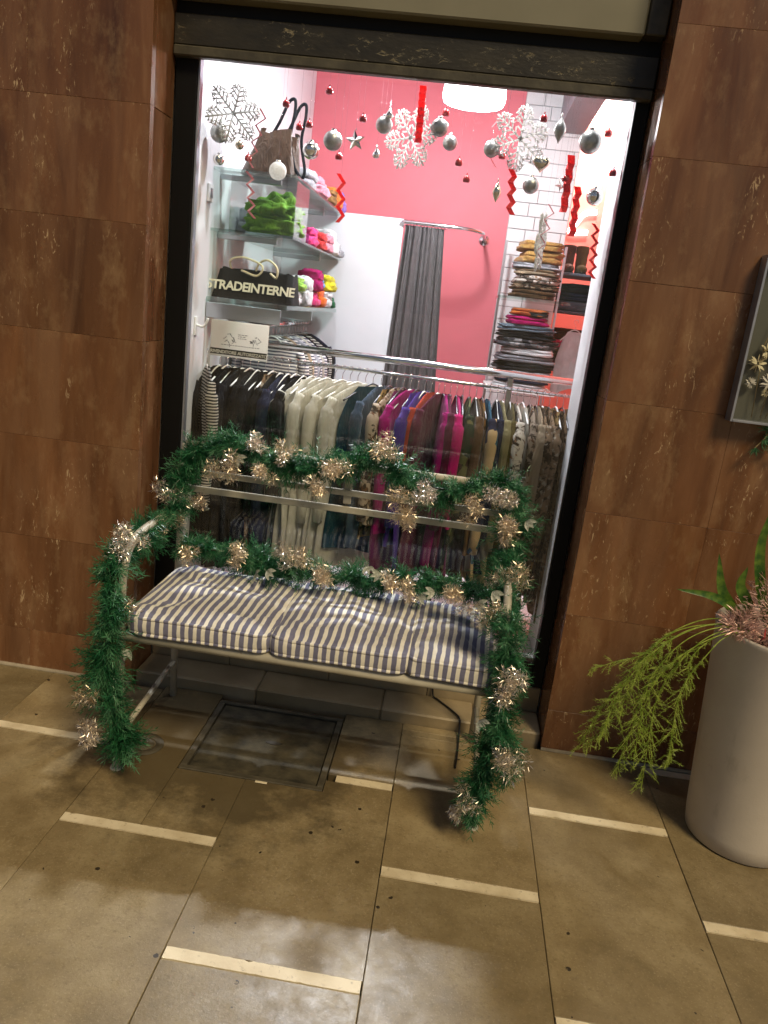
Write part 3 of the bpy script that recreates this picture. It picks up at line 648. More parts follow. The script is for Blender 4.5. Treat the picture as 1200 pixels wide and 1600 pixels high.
for i in range(26):
    p = Vector((1.0+q.uniform(-.02, .06), -.52+q.uniform(0, .05), .735+q.uniform(0, .03))); d = Vector((q.gauss(0, .6), q.gauss(-.3, .4), q.gauss(.3, .4))).normalized()
    b.blade(p, d*.03, d.orthogonal().normalized(), .012)
b.build('red_petals', 'petal', t)
# asparagus fern
t = thing('asparagus_fern', (1.0, -.4, .72), 'feathery yellow green fern hanging over the planter rim', 'fern')
q = random.Random(8); fb = MB(); fs = MB()
def frond(pts, dens=1., spread=.078):
    pth = cr(pts, 12); fs.tube(pth, [.0022*(1-.6*i/len(pth)) for i in range(len(pth))], 5)
    n = len(pth)
    for i in range(int(n*.42), n-1):
        for _ in range(int(2.2*dens+.5)):
            u = i/n; p = pth[i]; tg = (pth[i+1]-pth[i]).normalized()
            d = (tg*.6 + Vector((q.gauss(0, .7), q.gauss(0, .55), q.gauss(-.25, .5)))).normalized()
            ln = spread*q.uniform(.35, 1.)*math.sin(math.pi*min(1, max(.08, (u-.38)/.68)))**.6
            e = p+d*ln; e.z -= ln*.2; fs.tube([p, (p+e)/2+Vector((0, 0, .004)), e], .0007, 3, False)
            m = int(8+ln*330)
            for j in range(m):
                b_ = p.lerp(e, (j+.5)/m); dd = (d*.7+Vector((q.gauss(0, .6), q.gauss(0, .6), q.gauss(-.1, .6)))).normalized()
                fb.blade(b_, dd*q.uniform(.006, .013), dd.orthogonal().normalized(), .0008)
S = (1.0, -.42, .735)
frond([S, (.88, -.43, .755), (.76, -.44, .705), (.68, -.44, .58), (.63, -.44, .42), (.56, -.42, .27)])
frond([S, (.88, -.44, .75), (.77, -.46, .69), (.70, -.46, .55), (.68, -.46, .38), (.66, -.46, .22)])
frond([S, (.89, -.44, .74), (.80, -.47, .68), (.735, -.47, .53), (.735, -.47, .36), (.75, -.46, .18)])
frond([S, (.90, -.45, .73), (.84, -.48, .67), (.79, -.49, .56), (.79, -.49, .42), (.805, -.49, .30)], .8)
frond([S, (.88, -.42, .75), (.76, -.42, .71), (.68, -.42, .62), (.61, -.41, .58), (.53, -.40, .53)], .35, .05)
frond([S, (.87, -.43, .755), (.75, -.45, .70), (.67, -.45, .60), (.62, -.45, .48), (.60, -.45, .34)])
frond([S, (.89, -.46, .74), (.79, -.48, .68), (.72, -.48, .58), (.695, -.48, .46), (.70, -.48, .30)])
frond([S, (.90, -.44, .735), (.83, -.46, .69), (.80, -.47, .63), (.825, -.47, .54)], .4, .05)
frond([S, (.87, -.40, .76), (.74, -.41, .69), (.66, -.41, .56), (.59, -.40, .40), (.55, -.39, .25)], .9)
tag(fb.build('needle_leaves', 'fern', t), kind='stuff'); fs.build('stems', 'fern', t)

# ================================================================== FLOWER CASE ON THE WALL
CX0, CX1, CZ0, CZ1 = .898, 1.32, 1.322, 1.845
t = thing('flower_case', ((CX0+CX1)/2, -.03, CZ0), 'clear wall case of dried white flowers above the planter', 'display case')
MB().box((CX0+.006, -.010, CZ0+.006), (CX1-.006, -.003, CZ1-.006)).build('back_panel', 'case_back', t)
for a, b in (((CX0, CZ0), (CX0+.008, CZ1)), ((CX1-.008, CZ0), (CX1, CZ1)), ((CX0+.0085, CZ0), (CX1-.0085, CZ0+.008)), ((CX0+.0085, CZ1-.008), (CX1-.0085, CZ1))):
    MB().box((a[0], -.056, a[1]), (b[0], -.003, b[1]), .001).build('edge_strip', 'bead_metal', t)
MB().box((CX0+.009, -.054, CZ0+.009), (CX1-.009, -.051, CZ1-.009)).build('front_pane', 'acrylic', t)
q = random.Random(14)
for i in range(34):
    c = Vector((q.uniform(CX0+.04, CX1-.05), -.030, q.uniform(CZ0+.03, CZ0+.32))); b = MB(); big = q.uniform(.012, .03)
    for j in range(26):
        d = Vector((q.gauss(0, 1), q.gauss(0, .45), q.gauss(0, 1))).normalized()
        b.blade(c+d*big*.2, d*big, d.orthogonal().normalized(), big*.45)
    b.v = [(x, min(max(y, -.050), -.011), z) for x, y, z in b.v]
    b.build('dried_flower', q.choice(['dry_flower', 'dry_white', 'dry_white']), t)
for i in range(7):
    x = q.uniform(CX0+.03, CX1-.1); MB().tube([(x, -.03, CZ0+.02), (x+q.uniform(-.02, .06), -.026, CZ0+.25), (x+q.uniform(-.01, .12), -.03, CZ1-.03)], .0014, 5).build('twig', 'twig', t)
t = thing('fir_sprig', (1.02, -.02, 1.25), 'small green fir sprig hanging under the wall case of dried flowers', 'sprig')
b = MB(); q = random.Random(2); l2 = MB(); fluff(b, b, cr([(1.04, -.02, 1.325), (1.02, -.035, 1.27), (.995, -.04, 1.235)], 6), .05, 300, q, .045); fluff(b, b, cr([(1.06, -.02, 1.32), (1.08, -.035, 1.26), (1.12, -.04, 1.22)], 6), .05, 300, q, .045)
tag(b.build('needles', 'fir_light', t), kind='stuff'); MB().tube(cr([(1.05, -.012, 1.321), (1.03, -.03, 1.28), (.998, -.04, 1.24)], 4), .002, 5).build('stem', 'twig', t)

# ================================================================== CLOTHES RAIL IN THE WINDOW
RY, RZ = .55, 1.288
t = thing('clothes_rail', (-.2, RY, .25), 'double chrome clothes rail standing inside the shop window', 'clothes rail')
MB().tube([(-1.02, RY+.02, RZ+.055), (.66, RY+.02, RZ+.055)], .0155, 12).build('top_bar', 'chrome', t)
MB().tube([(-1.02, RY, RZ), (.66, RY, RZ)], .0075, 10).build('hanging_bar', 'chrome', t)
for x in (-.995, .215, .645):
    MB().box((x-.011, RY+.009, .25), (x+.011, RY+.031, RZ+.042), .002).build('post', 'steel', t)
for x in (-.995, .645): MB().box((x-.014, RY-.22, .251), (x+.014, RY+.26, .274), .003).build('foot', 'steel', t)

def garment(x, mat, length, hw, label, grp, q, style='blouse', hang='white_plastic', rail=(None, RY, RZ), axis='x', rz=None):
    ang = (-.30 if x < -.6 else (-.72 if x < -.33 else (-.35 if x < -.05 else .12)))+q.uniform(-.05, .05) if rz is None else rz
    t = thing('garment', (x, rail[1], rail[2]), label, 'garment', grp, rz=ang)
    h = MB()
    hk = MB(); hk.tube(cr([(0, -.012, -.006), (0, -.011, .006), (0, 0, .0105), (0, .011, .006), (0, .012, -.006), (0, .0, -.024), (0, 0, -.048)], 4), .0015, 5); hk.build('hook', 'chrome', t, LOCAL)
    dz = .026 if style == 'blouse' else .012
    h.tube(cr([(0, -hw*.8, -.108-dz), (0, -hw*.5, -.078-dz), (0, -.02, -.05-dz*.4), (0, .02, -.05-dz*.4), (0, hw*.5, -.078-dz), (0, hw*.8, -.108-dz)], 4), .0038, 6)
    h.build('hanger', hang, t, LOCAL)
    ph = q.uniform(0, 6.28); kk = q.uniform(6, 11); th = q.uniform(.009, .013); fl = q.uniform(.0, .12); asym = q.uniform(-.012, .012)
    def half(v):                                           # half width, z at v
        if style == 'strap':
            if v < .10: return hw*(.42+.25*(v/.10)), -.062 - .055*(v/.10)
            if v < .2: return hw*(.67+.2*((v-.1)/.1)), -.117 - .10*((v-.1)/.1)
            return hw*(.87+fl*(v-.2)), -.217-(length-.217)*((v-.2)/.8)
        if v < .16:
            a = v/.16; return hw*(.22+.80*a), -.055-.075*a**1.3
        return hw*(1.02-.10*min(1, (v-.16)*6)+fl*(v-.16)), -.13-(length-.13)*((v-.16)/.84)
    def fn(u, v):
        a = 2*math.pi*u; w_, z = half(v); c, s = math.cos(a), math.sin(a)
        y = w_*math.copysign(abs(c)**.7, c)
        x_ = th*(.5+.8*min(1, v*3))*math.copysign(abs(s)**.8, s)
        x_ += (.005+.009*v)*math.sin(kk*y/hw+ph+2.2*v)*min(1, v*2.5) + .004*math.sin(kk*2.3*y/hw-ph)*v + .006*math.sin(9*v+ph) + asym*v
        z += .012*math.sin(3*y/hw+ph)*(v > .9) - .03*math.copysign(1, math.sin(ph))*y/hw*v
        return (x_, y, z)
    MB().grid(fn, 26, 22, True, True).build('cloth', mat, t, LOCAL)
    if style == 'blouse':
        for sgn in (-1, 1):
            sl_ = min(length*.75, q.uniform(.38, .56)); y0 = sgn*hw*.98
            pts = [(0, y0*.9, -.115), (q.uniform(-.004, .004), y0*1.06, -.18), (q.uniform(-.008, .008), y0*1.08, -.30), (q.uniform(-.012, .012), y0*1.02, -.12-sl_)]
            MB().tube(cr(pts, 5), [.018]*4+[.026]*5+[.024]*5+[.021]*2, 9).build('sleeve', mat, t, LOCAL)
    return t
GQ = random.Random(31)
def gx(px): return -.579+(px-495)*.00262
dark = ['black', 'black', 'black', 'charcoal', 'black', 'black', 'black', 'leopard_brown', 'black', 'navy', 'black', 'black']
for i, mt in enumerate(dark):
    garment(gx(332+i*12.6), mt, GQ.uniform(.86, .95), GQ.uniform(.165, .19), '%s dark garment of the row on pale hangers, counted from the white side wall' % ORD[i], 'dark clothes on the window rail', GQ, 'strap' if i % 3 == 1 else 'blouse', 'white_plastic')
garment(-1.012, 'stripe_bw', .62, .13, 'narrow black and white striped garment hanging beside the window frame', 'striped clothes', GQ, 'blouse', 'white_plastic', (None, .40, 1.30), rz=.5)
for i in range(8):
    garment(gx(484+i*12.4), 'cream', .83+.02*(i % 3), GQ.uniform(.19, .21), '%s cream dress of the row, counted from the dark garments' % ORD[i], 'cream dresses on the window rail', GQ, 'blouse' if i % 2 else 'strap', 'white_plastic')
gl = [(583, 'teal', .70, 'dark teal garment hanging next to the cream dresses'), (596, 'steelblue', .66, 'slate blue garment between the teal and the gold leopard ones'), (610, 'leopard_gold', .62, 'gold and black leopard blouse beside the slate blue garment'), (620, 'leopard_pale', .55, 'pale spotted blouse between gold leopard and wine garments'),
      (632, 'purple', .76, 'long wine purple garment with raised magenta shoulder'), (643, 'magenta', .60, 'bright magenta blouse behind the long wine garment'), (655, 'violet', .64, 'violet blue blouse brightest of the blue purple pieces'), (666, 'violet', .74, 'darker violet blouse beside the coral top'), (676, 'coral', .42, 'short coral orange top among the purple garments'),
      (688, 'wine', .78, 'dark wine garment beside the coral top'), (697, 'magenta', .70, 'magenta shouldered blouse between two wine garments'), (707, 'wine', .80, 'longest wine garment in the middle of the rail'), (717, 'fuchsia', .52, 'vivid fuchsia top beside the dark plum garment'), (727, 'purple', .76, 'dark plum garment next to the fuchsia top'),
      (737, 'camouflage', .70, 'green mottled blouse between plum and brown garments'), (748, 'brown', .76, 'plain dark brown garment next to the green mottled blouse'), (758, 'tan', .58, 'tan shouldered blouse beside the dark brown garment'), (769, 'geometric', .72, 'beige and navy geometric print dress on the rail'), (781, 'navy', .70, 'navy garment beside the geometric print dress'),
      (791, 'olivecream', .74, 'pale olive cream blouse beside the navy garment'), (802, 'khaki', .72, 'khaki garment next to the rail post'), (812, 'leopard_white', .50, 'white and brown spotted short blouse by the khaki garment'), (822, 'cream', .82, 'single long cream dress among the leopard prints'), (833, 'leopard_pale', .70, 'pale leopard blouse right after the single cream dress'),
      (843, 'beige', .66, 'plain beige blouse among the leopard prints'), (853, 'leopard_brown', .80, 'brown leopard dress beside the plain beige blouse'), (863, 'leopard_brown', .76, 'second brown leopard dress toward the window frame'), (874, 'leopard_gold', .80, 'gold leopard dress near the end of the rail'), (884, 'leopard_brown', .84, 'last brown leopard dress before the tan one'), (896, 'tan', .78, 'plain tan garment at the far end of the rail'), (908, 'khaki', .8, 'khaki garment half hidden by the white wall edge')]
for px, mt, ln, lb in gl:
    garment(gx(px), mt, ln+.08, GQ.uniform(.165, .195), lb, 'coloured clothes on the window rail', GQ, 'blouse' if GQ.random() < .8 else 'strap', GQ.choice(['dark_metal', 'dark_metal', 'white_plastic']))

# wall rail with striped knitwear below the shelves
t = thing('wall_rail', (-.86, 1.25, 1.40), 'chrome wall rail under the glass shelves carrying striped knitwear', 'clothes rail')
MB().tube([(-.86, .75, 1.42), (-.86, 1.70, 1.42)], .012, 10).build('bar', 'chrome', t)
for y in (.78, 1.66): MB().tube([(-1.049, y, 1.42), (-.86, y, 1.42)], .009, 8).build('bracket', 'chrome', t)
for i in range(12):
    mt = ['stripe_knit', 'stripe_bw', 'beige', 'stripe_knit', 'lightgrey', 'stripe_knit', 'cream', 'stripe_knit', 'charcoal', 'stripe_bw', 'black', 'navy'][i]
    g_ = garment(-.86, mt, GQ.uniform(.5, .7), .15, '%s striped or pale knit on the wall rail, counted from the window' % ORD[i], 'knitwear on the wall rail', GQ, 'blouse', 'white_plastic', (None, .84+i*.068, 1.42), rz=math.pi/2+GQ.uniform(-.1, .1))

# ================================================================== SHELVES ON THE WHITE WALL
def shelf(z, label, th=.010):
    t = thing('glass_shelf', (-.88, 1.05, z), label, 'shelf', 'glass shelves on the white wall')
    MB().box((-1.048, .46, z-th), (-.715, 1.66, z), .001).build('board', 'shelf_glass', t)
    for y in (.56, 1.5): MB().box((-1.049, y-.01, z-th-.022), (-.80, y+.01, z-th-.001), .002).build('bracket', 'steel', t)
shelf(2.0, 'upper glass shelf holding the brown leather bag'); shelf(1.775, 'middle glass shelf holding the clear box of green knitwear')
t = thing('display_shelf', (-.88, 1.05, 1.505), 'lower grey shelf holding the black lettered bag', 'shelf')
MB().box((-1.048, .45, 1.492), (-.715, 1.66, 1.512), .002).build('board', 'shelf_glass', t); MB().box((-1.048, .455, 1.43), (-.74, .467, 1.491), .002).build('front_rail', 'steel', t); MB().box((-1.048, 1.0, 1.45), (-.72, 1.012, 1.491)).build('bracket', 'steel', t)

def blob(nx, w_, d_, h_, q, amp=.12, n=18, m=10, e=.55):   # soft lumpy bundle, base at z 0
    from mathutils import noise as nz
    sd = q.uniform(0, 50)
    def sq(a, e): return math.copysign(abs(a)**e, a)
    def fn(u, v):
        th, ph = 2*math.pi*u, math.pi*(v-.5); k = sq(math.cos(ph), e)
        d = Vector((sq(math.cos(th), e)*k, sq(math.sin(th), e)*k, sq(math.sin(ph), e))); s = 1+amp*(nz.noise(d*1.7+Vector((sd, 0, 0)))+.5*nz.noise(d*4.1+Vector((0, sd, 0))))
        return (d.x*w_*s, d.y*d_*s, max(0., h_/2+d.z*h_/2*s))
    return MB().grid(fn, n, m, True, True)
def crumpled(w_, d_, h_, q, amp=.3, n=56, m=28, e=.6):     # loosely folded knit with real creases
    from mathutils import noise as nz
    sd = q.uniform(0, 50)
    def sq(a, e): return math.copysign(abs(a)**e, a)
    def fn(u, v):
        th, ph = 2*math.pi*u, math.pi*(v-.5); k = sq(math.cos(ph), e)
        d = Vector((sq(math.cos(th), e)*k, sq(math.sin(th), e)*k, sq(math.sin(ph), e))); o_ = Vector((sd, sd*.3, 0))
        cre = 1-2*abs(nz.noise(Vector((d.x*1.6, d.y*1.6, d.z*3.2))+o_)); s_ = 1+amp*(cre-.5)*.7+amp*.5*nz.noise(d*3.1+o_)
        return (d.x*w_*s_, d.y*d_*s_, max(0., h_*.46+d.z*h_*.5*s_))
    return MB().grid(fn, n, m, True, True)
def folded(x, y, z, w_, d_, h_, mat, label, q, grp='folded clothes', cat='folded garment', rz=None, name='folded_garment'):
    rz = q.uniform(-.13, .13) if rz is None else rz; w_ *= q.uniform(.9, 1.08)
    t = thing(name, (x, y, z), label, cat, grp, rz=rz)
    fold = h_/2
    blob(0, w_, d_, fold*1.12, q, .13, 30, 12, .4).build('lower_fold', mat, t, LOCAL)
    o = blob(0, w_*.95, d_*.97, fold*1.12, q, .16, 30, 12, .45).build('upper_fold', mat, t, LOCAL); o.location = (q.uniform(-.012, .012), 0, fold*.9)
    return t
SQ = random.Random(77)
# brown leather bag with dark handles
t = thing('leather_bag', (-.86, .60, 2.0), 'slouchy brown leather bag with tall dark handles on the upper shelf', 'bag')
def bag(u, v):
    a = 2*math.pi*u; c, s = math.cos(a), math.sin(a); k = 1-.42*v
    x, y = .115*k*math.copysign(abs(c)**.6, c), .085*k*math.copysign(abs(s)**.7, s)
    x += .014*math.sin(7*a+3*v)*v + .03*v; return (x, y, .165*v + .012*math.sin(4*a)*v)
b = MB().grid(bag, 40, 14, True, True); b.build('body', 'leather', t, LOCAL)
for yy, dx in ((-.03, .0), (.035, .03)):
    MB().tube(cr([(.0+dx, yy, .145), (.03+dx, yy, .20), (.062+dx, yy, .275), (.085+dx, yy, .285), (.088+dx, yy, .24), (.078+dx, yy, .15), (.10+dx, yy, .05), (.125, yy, .012)], 6), .0065, 8).build('handle', 'charcoal', t, LOCAL)
# clear box with green knitwear
t = thing('clear_box', (-.85, .62, 1.775), 'clear acrylic box on the middle shelf around green knitwear', 'box')
for a, b_ in (((-.985, .50, 1.7765), (-.725, .503, 1.985)), ((-.985, .735, 1.7765), (-.725, .738, 1.985)), ((-.988, .50, 1.7765), (-.9855, .738, 1.985)), ((-.7245, .50, 1.7765), (-.722, .738, 1.985))): MB().box(a, b_).build('side', 'acrylic', t)
MB().box((-.985, .503, 1.7765), (-.725, .735, 1.779)).build('bottom', 'acrylic', t)
t = thing('green_sweater', (-.835, .62, 1.78), 'bright green knitted sweater folded inside the clear box', 'sweater')
crumpled(.112, .10, .075, SQ, .30).build('lower_fold', 'green', t, LOCAL)
o = crumpled(.10, .095, .085, SQ, .45).build('middle_fold', 'green', t, LOCAL); o.location = (.003, 0, .048)
b = MB(); b.tube(cr([(-.065, -.02, -.01), (-.05, -.055, .0), (.0, -.07, .022), (.045, -.05, .03), (.065, .0, .045), (.035, .045, .06), (-.02, .05, .055), (-.06, .02, .03), (-.065, -.02, -.01)], 5), [.017+.008*math.sin(i*1.1) for i in range(41)], 10, False)
o = b.build('rolled_collar', 'green', t, LOCAL); o.location = (.0, 0, .100)
folded(-.955, .86, 1.7755, .08, .10, .12, 'lightgrey', 'pale grey folded knit behind the clear box by the wall', SQ)
# paper and cloth bundles on the upper shelf and middle shelf
def bundle(x, y, z, w_, d_, h_, mat, label, grp):
    t = thing('cloth_bundle', (x, y, z), label, 'fabric', grp)
    crumpled(w_, d_, h_*.66, SQ, .26, 34, 18).build('roll', mat, t, LOCAL); o = crumpled(w_*.85, d_*.88, h_*.56, SQ, .34, 34, 18).build('fold', mat, t, LOCAL); o.location = (SQ.uniform(-.01, .01), 0, h_*.48)
U = 'bundles on the upper shelf'; MI = 'bundles on the middle shelf'; LO = 'rolls on the lower shelf'
folded(-.83, .88, 2.001, .10, .09, .085, 'lightgrey', 'light grey folded cloth on the upper shelf behind the brown bag', SQ, U)
bundle(-.80, 1.10, 2.001, .085, .09, .09, 'pink', 'pale pink cloth bundle on the upper shelf', U); bundle(-.79, 1.30, 2.001, .08, .08, .07, 'tan', 'tan cloth bundle beside the pale pink one', U); bundle(-.775, 1.47, 2.001, .07, .08, .10, 'orange', 'orange cloth bundle at the far end of the upper shelf', U); bundle(-.76, 1.60, 2.001, .05, .045, .10, 'lilac', 'small lilac bundle last on the upper shelf', U)
for (x, y, mt, h, lb) in ((-.80, .82, 'magenta', .08, 'magenta cloth bundle beside the clear box'), (-.79, 1.0, 'hotpink', .085, 'hot pink cloth bundle on the middle shelf'), (-.78, 1.17, 'red', .08, 'red cloth bundle between pink ones on the middle shelf'), (-.775, 1.32, 'pink', .09, 'light pink cloth bundle on the middle shelf'), (-.77, 1.46, 'white', .12, 'puffy white bundle near the far end of the middle shelf'), (-.765, 1.59, 'lightgrey', .07, 'grey bundle last on the middle shelf')):
    bundle(x, y, 1.7755, .065, .075, h, mt, lb, MI)
for (x, y, z, w_, d_, h, mt, lb) in ((-.80, .86, 1.513, .05, .06, .06, 'white', 'white cloth roll next to the black lettered bag'), (-.79, .90, 1.575, .05, .06, .06, 'lime', 'lime green roll on top of the white roll'), (-.79, 1.02, 1.513, .06, .06, .13, 'white', 'tall cream white roll on the lower shelf'), (-.78, 1.16, 1.513, .06, .06, .07, 'hotpink', 'hot pink roll on the lower shelf'),
                                 (-.78, 1.17, 1.585, .065, .08, .10, 'fuchsia', 'large fuchsia roll on top of the hot pink roll'), (-.77, 1.30, 1.513, .055, .055, .09, 'orange', 'orange roll on the lower shelf'), (-.77, 1.31, 1.605, .04, .045, .05, 'sky', 'sky blue roll on top of the orange roll'), (-.765, 1.43, 1.513, .055, .06, .08, 'white', 'white roll near the far end of the lower shelf'),
                                 (-.76, 1.45, 1.595, .065, .07, .08, 'yellow', 'bright yellow roll topping the far end of the lower shelf'), (-.755, 1.57, 1.513, .045, .045, .06, 'bottle', 'bottle green roll last on the lower shelf')):
    bundle(x, y, z, w_, d_, h, mt, lb, LO)
# black lettered bag
t = thing('lettered_bag', (-.87, .55, 1.513), 'black bag with cream capital lettering on the lower shelf', 'bag')
def lb_(u, v):
    a = 2*math.pi*u; c, s = math.cos(a), math.sin(a); k = 1-.10*v
    x = .172*k*math.copysign(abs(c)**.28, c); y = (.07-.035*v)*math.copysign(abs(s)**.28, s); return (x+.004*math.sin(9*a), y+.02*v, .118*v+.006*math.sin(5*a)*v)
b = MB().grid(lb_, 48, 10, True, True); b.ball((0, .02, .112), 1, 24, 8, (.15, .034, .012)); b.build('body', 'bag_black', t, LOCAL)
tx = text_mesh('lettering', 'STRADEINTERNE', .051, 'letter', t, (-.008, -.0665, .034), .0006, (math.pi/2-.27, 0, 0), .92)
for s_ in (-1, 1):
    MB().tube(cr([(-.06+.05*s_, .0, .112), (-.05+.06*s_, -.02, .15), (.0+.05*s_, -.04, .165), (.06+.03*s_, -.05, .14), (.05+.04*s_, -.045, .10), (.0+.06*s_, -.03, .115)], 6), .0045, 7).build('cord_handle', 'dry_flower', t, LOCAL)
# card sign behind the glass
t = thing('card_sign', (-.835, .236, 1.30), 'cream card sign with grey sketches and black lettered band behind the window', 'sign')
MB().box((-.948, .2305, 1.3005), (-.725, .2335, 1.434), .0008).build('card', 'card', t)
MB().box((-.946, .2288, 1.308), (-.727, .2302, 1.330)).build('black_band', 'ink', t)
text_mesh('lettering', 'RIVENDITORE AUTORIZZATO', .0165, 'letter_white', t, (0, -.0078, .0125), .0003, (math.pi/2, 0, 0), .98)
q = random.Random(3); b = MB()
for cx_ in (-.875, -.782):
    for j in range(9):
        pts = []; x, z = cx_+q.uniform(-.022, .022), 1.372+q.uniform(-.012, .02)
        for k in range(5): pts.append((x, .2298, z)); x += q.uniform(-.008, .008); z -= q.uniform(-.002, .008)
        b.tube(pts, .0011, 4)
b.build('sketch', 'ink_soft', t)
b = MB()
for z in (1.344, 1.386, 1.379, 1.372):
    x = -.905 if z < 1.35 else -.842; x1 = -.765 if z < 1.35 else -.815
    while x < x1:
        w_ = q.uniform(.004, .011); b.box((x, .2296, z), (x+w_, .2302, z+.0028)); x += w_+.003
b.build('small_print', 'ink_grey', t)
t = thing('wall_switch', (-1.045, .42, 1.90), 'small white switch on the white side wall near the window', 'switch')
MB().box((-1.0495, .40, 1.865), (-1.040, .45, 1.93), .002).build('plate', 'white_plastic', t); MB().box((-1.0395, .415, 1.88), (-1.036, .435, 1.915), .001).build('rocker', 'lightgrey', t)
t = thing('wall_hook', (-1.04, .34, 1.38), 'small pale coat hook on the white side wall beside the card sign', 'hook')
MB().box((-1.0495, .33, 1.36), (-1.044, .36, 1.43), .001).build('plate', 'white_plastic', t); MB().tube(cr([(-1.044, .345, 1.40), (-1.02, .345, 1.395), (-1.005, .345, 1.41), (-1.0, .345, 1.43)], 5), .005, 7).build('prong', 'white_plastic', t)

# ================================================================== FITTING CUBICLE
t = thing('cubicle_panel', (-.78, 1.66, .25), 'plain white partition panel of the fitting cubicle beside the grey curtain', 'partition')
MB().box((-1.048, 1.675, .25), (-.40, 1.70, 2.015), .002).build('panel', 'white_wall', t)
t = thing('curtain_rail', (-.2, 1.8, 2.0), 'curved chrome curtain rail fixed to the pink wall', 'curtain rail')
MB().tube(cr([(-.41, 1.66, 2.0), (-.20, 1.66, 2.0), (-.06, 1.68, 2.0), (.01, 1.76, 2.0), (.035, 1.88, 2.0), (.04, 2.19, 2.0)], 8), .010, 10).build('rail', 'chrome', t)
MB().lathe([(0, -.014), (.028, -.012), (.032, -.002)], (.04, 2.199, 2.0), 20, 'y').build('flange', 'chrome', t)
t = thing('curtain', (-.30, 1.66, .4), 'dark grey fitting room curtain hanging in long folds', 'curtain')
def curt(u, v):
    a = u*5.5*2*math.pi; amp = .022*(.5+.5*v); wdt = (.22+.17*v)
    return (-.395-.055*v+wdt*u + .008*math.sin(a*.5+1), 1.66+amp*math.sin(a)+.008*math.sin(a*2.3+v*3), 1.985-1.6*v)
MB().grid(curt, 88, 30).build('cloth', 'curtain', t)
for i in range(7): MB().lathe([(.014, -.003), (.017, 0), (.014, .003)], (-.39+.037*i, 1.66, 1.998), 12, 'y').build('ring', 'chrome', t)

# ================================================================== STACKS BY THE BRICK WALL
t = thing('goods_shelf', (.36, 1.95, .25), 'narrow white shelf unit carrying folded knitwear before the brick wall', 'shelf unit')
for z in (1.20, 1.685): MB().box((.15, 1.60, z-.014), (.53, 2.02, z), .002).build('board', 'white_plastic' if z < 1.5 else 'shelf_glass', t)
for x in (.17, .51): MB().box((x-.006, 2.025, .25), (x+.006, 2.05, 2.0), .001).build('upright', 'steel', t)
z = 1.6855; SG = 'knitwear stacked on the upper shelf board'
for i, (mt, h, w_, x, lb) in enumerate([('brown', .045, .135, .335, 'brown knit lowest on the upper shelf board'), ('leopard_brown', .028, .13, .34, 'brown leopard knit above the brown one'), ('leopard_white', .045, .135, .345, 'white and brown spotted knit in the upper stack'), ('beige', .032, .125, .35, 'beige knit above the spotted one'), ('lightgrey', .028, .125, .345, 'thin light grey knit under the mustard one'), ('mustard', .062, .12, .345, 'thick mustard knit with a flap, near the top of the stack'), ('mustard', .05, .115, .34, 'mustard knit topping the upper stack')]):
    folded(x, 1.79, z, w_, .15, h, mt, lb, SQ, SG); z += h+.001
z = 1.2005; SG = 'knitwear stacked on the lower shelf board'
for i, (mt, h, w_, x, lb) in enumerate([('white', .034, .15, .345, 'white knit at the bottom of the lower stack'), ('navy', .03, .15, .35, 'navy knit above the bottom white one'), ('lightgrey', .036, .15, .35, 'light grey knit low in the lower stack'), ('charcoal', .04, .155, .345, 'charcoal knit above the light grey one'), ('grey', .04, .155, .35, 'mid grey knit in the lower stack'), ('white', .038, .14, .36, 'white knit in the middle of the dark stack'), ('grey_pattern', .05, .16, .34, 'black and grey patterned knit above the white one'), ('charcoal', .034, .155, .34, 'charcoal knit under the blue grey one'), ('bluegrey', .034, .15, .335, 'blue grey knit under the fuchsia sweater'), ('fuchsia', .048, .115, .335, 'vivid fuchsia sweater on the lower stack'), ('orange_black', .038, .10, .34, 'orange and black knit topping the lower stack')]):
    folded(x, 1.79, z, w_, .15, h, mt, lb, SQ, SG); z += h+.001

# side room goods
t = thing('side_shelf', (.70, 2.6, .25), 'white shelf unit with boots and clothes in the red side room', 'shelf unit')
for z in (1.30, 1.66, 1.885): MB().box((.53, 2.34, z-.014), (.95, 2.74, z), .002).build('board', 'bluegrey', t)
for x in (.535, .945): MB().box((x-.005, 2.745, .25), (x+.005, 2.77, 1.95), .001).build('upright', 'steel', t)
def boot(x, y, z, mat, label):
    t = thing('boot', (x, y, z), label, 'boot', 'boots in the side room')
    b = MB(); b.tube(cr([(0, .04, .012), (0, .045, .06), (0, .05, .12), (0, .055, .17)], 5), [.034]*6+[.036]*5+[.040]*5, 12); b.build('shaft', mat, t, LOCAL)
    b = MB(); b.ball((0, -.02, .028), 1, 14, 8, (.036, .085, .030)); b.build('vamp', mat, t, LOCAL)
    MB().prism([(.034*math.cos(a*math.pi/8), -.015+.095*math.sin(a*math.pi/8)) for a in range(16)], 0, .008).build('sole', 'black', t, LOCAL)
boot(.585, 2.46, 1.886, 'leather', 'brown leather boot on the top board in the red room'); boot(.665, 2.46, 1.886, 'khaki', 'khaki boot beside the brown boot in the red room')
for i, (mt, z, h, lb) in enumerate([('bluegrey', 1.661, .06, 'blue grey garment folded under the boots'), ('navy', 1.722, .05, 'navy garment folded above the blue grey one'), ('black', 1.773, .055, 'black folded garment just under the boot board'), ('wine', 1.301, .07, 'wine red folded garment low in the red room'), ('khaki', 1.372, .06, 'khaki folded garment above the wine red one'), ('hotpink', 1.433, .05, 'hot pink folded garment in the red room'), ('brown', 1.484, .07, 'brown folded garment in the red room')]):
    folded(.69, 2.52, z, .15, .15, h, mt, lb, SQ, 'folded clothes in the side room')
garment(.66, 'white', .42, .10, 'white garment hanging by the stacks at the red room entrance', 'side room clothes', GQ, 'strap', 'white_plastic', (None, 2.20, 1.60), rz=1.3)
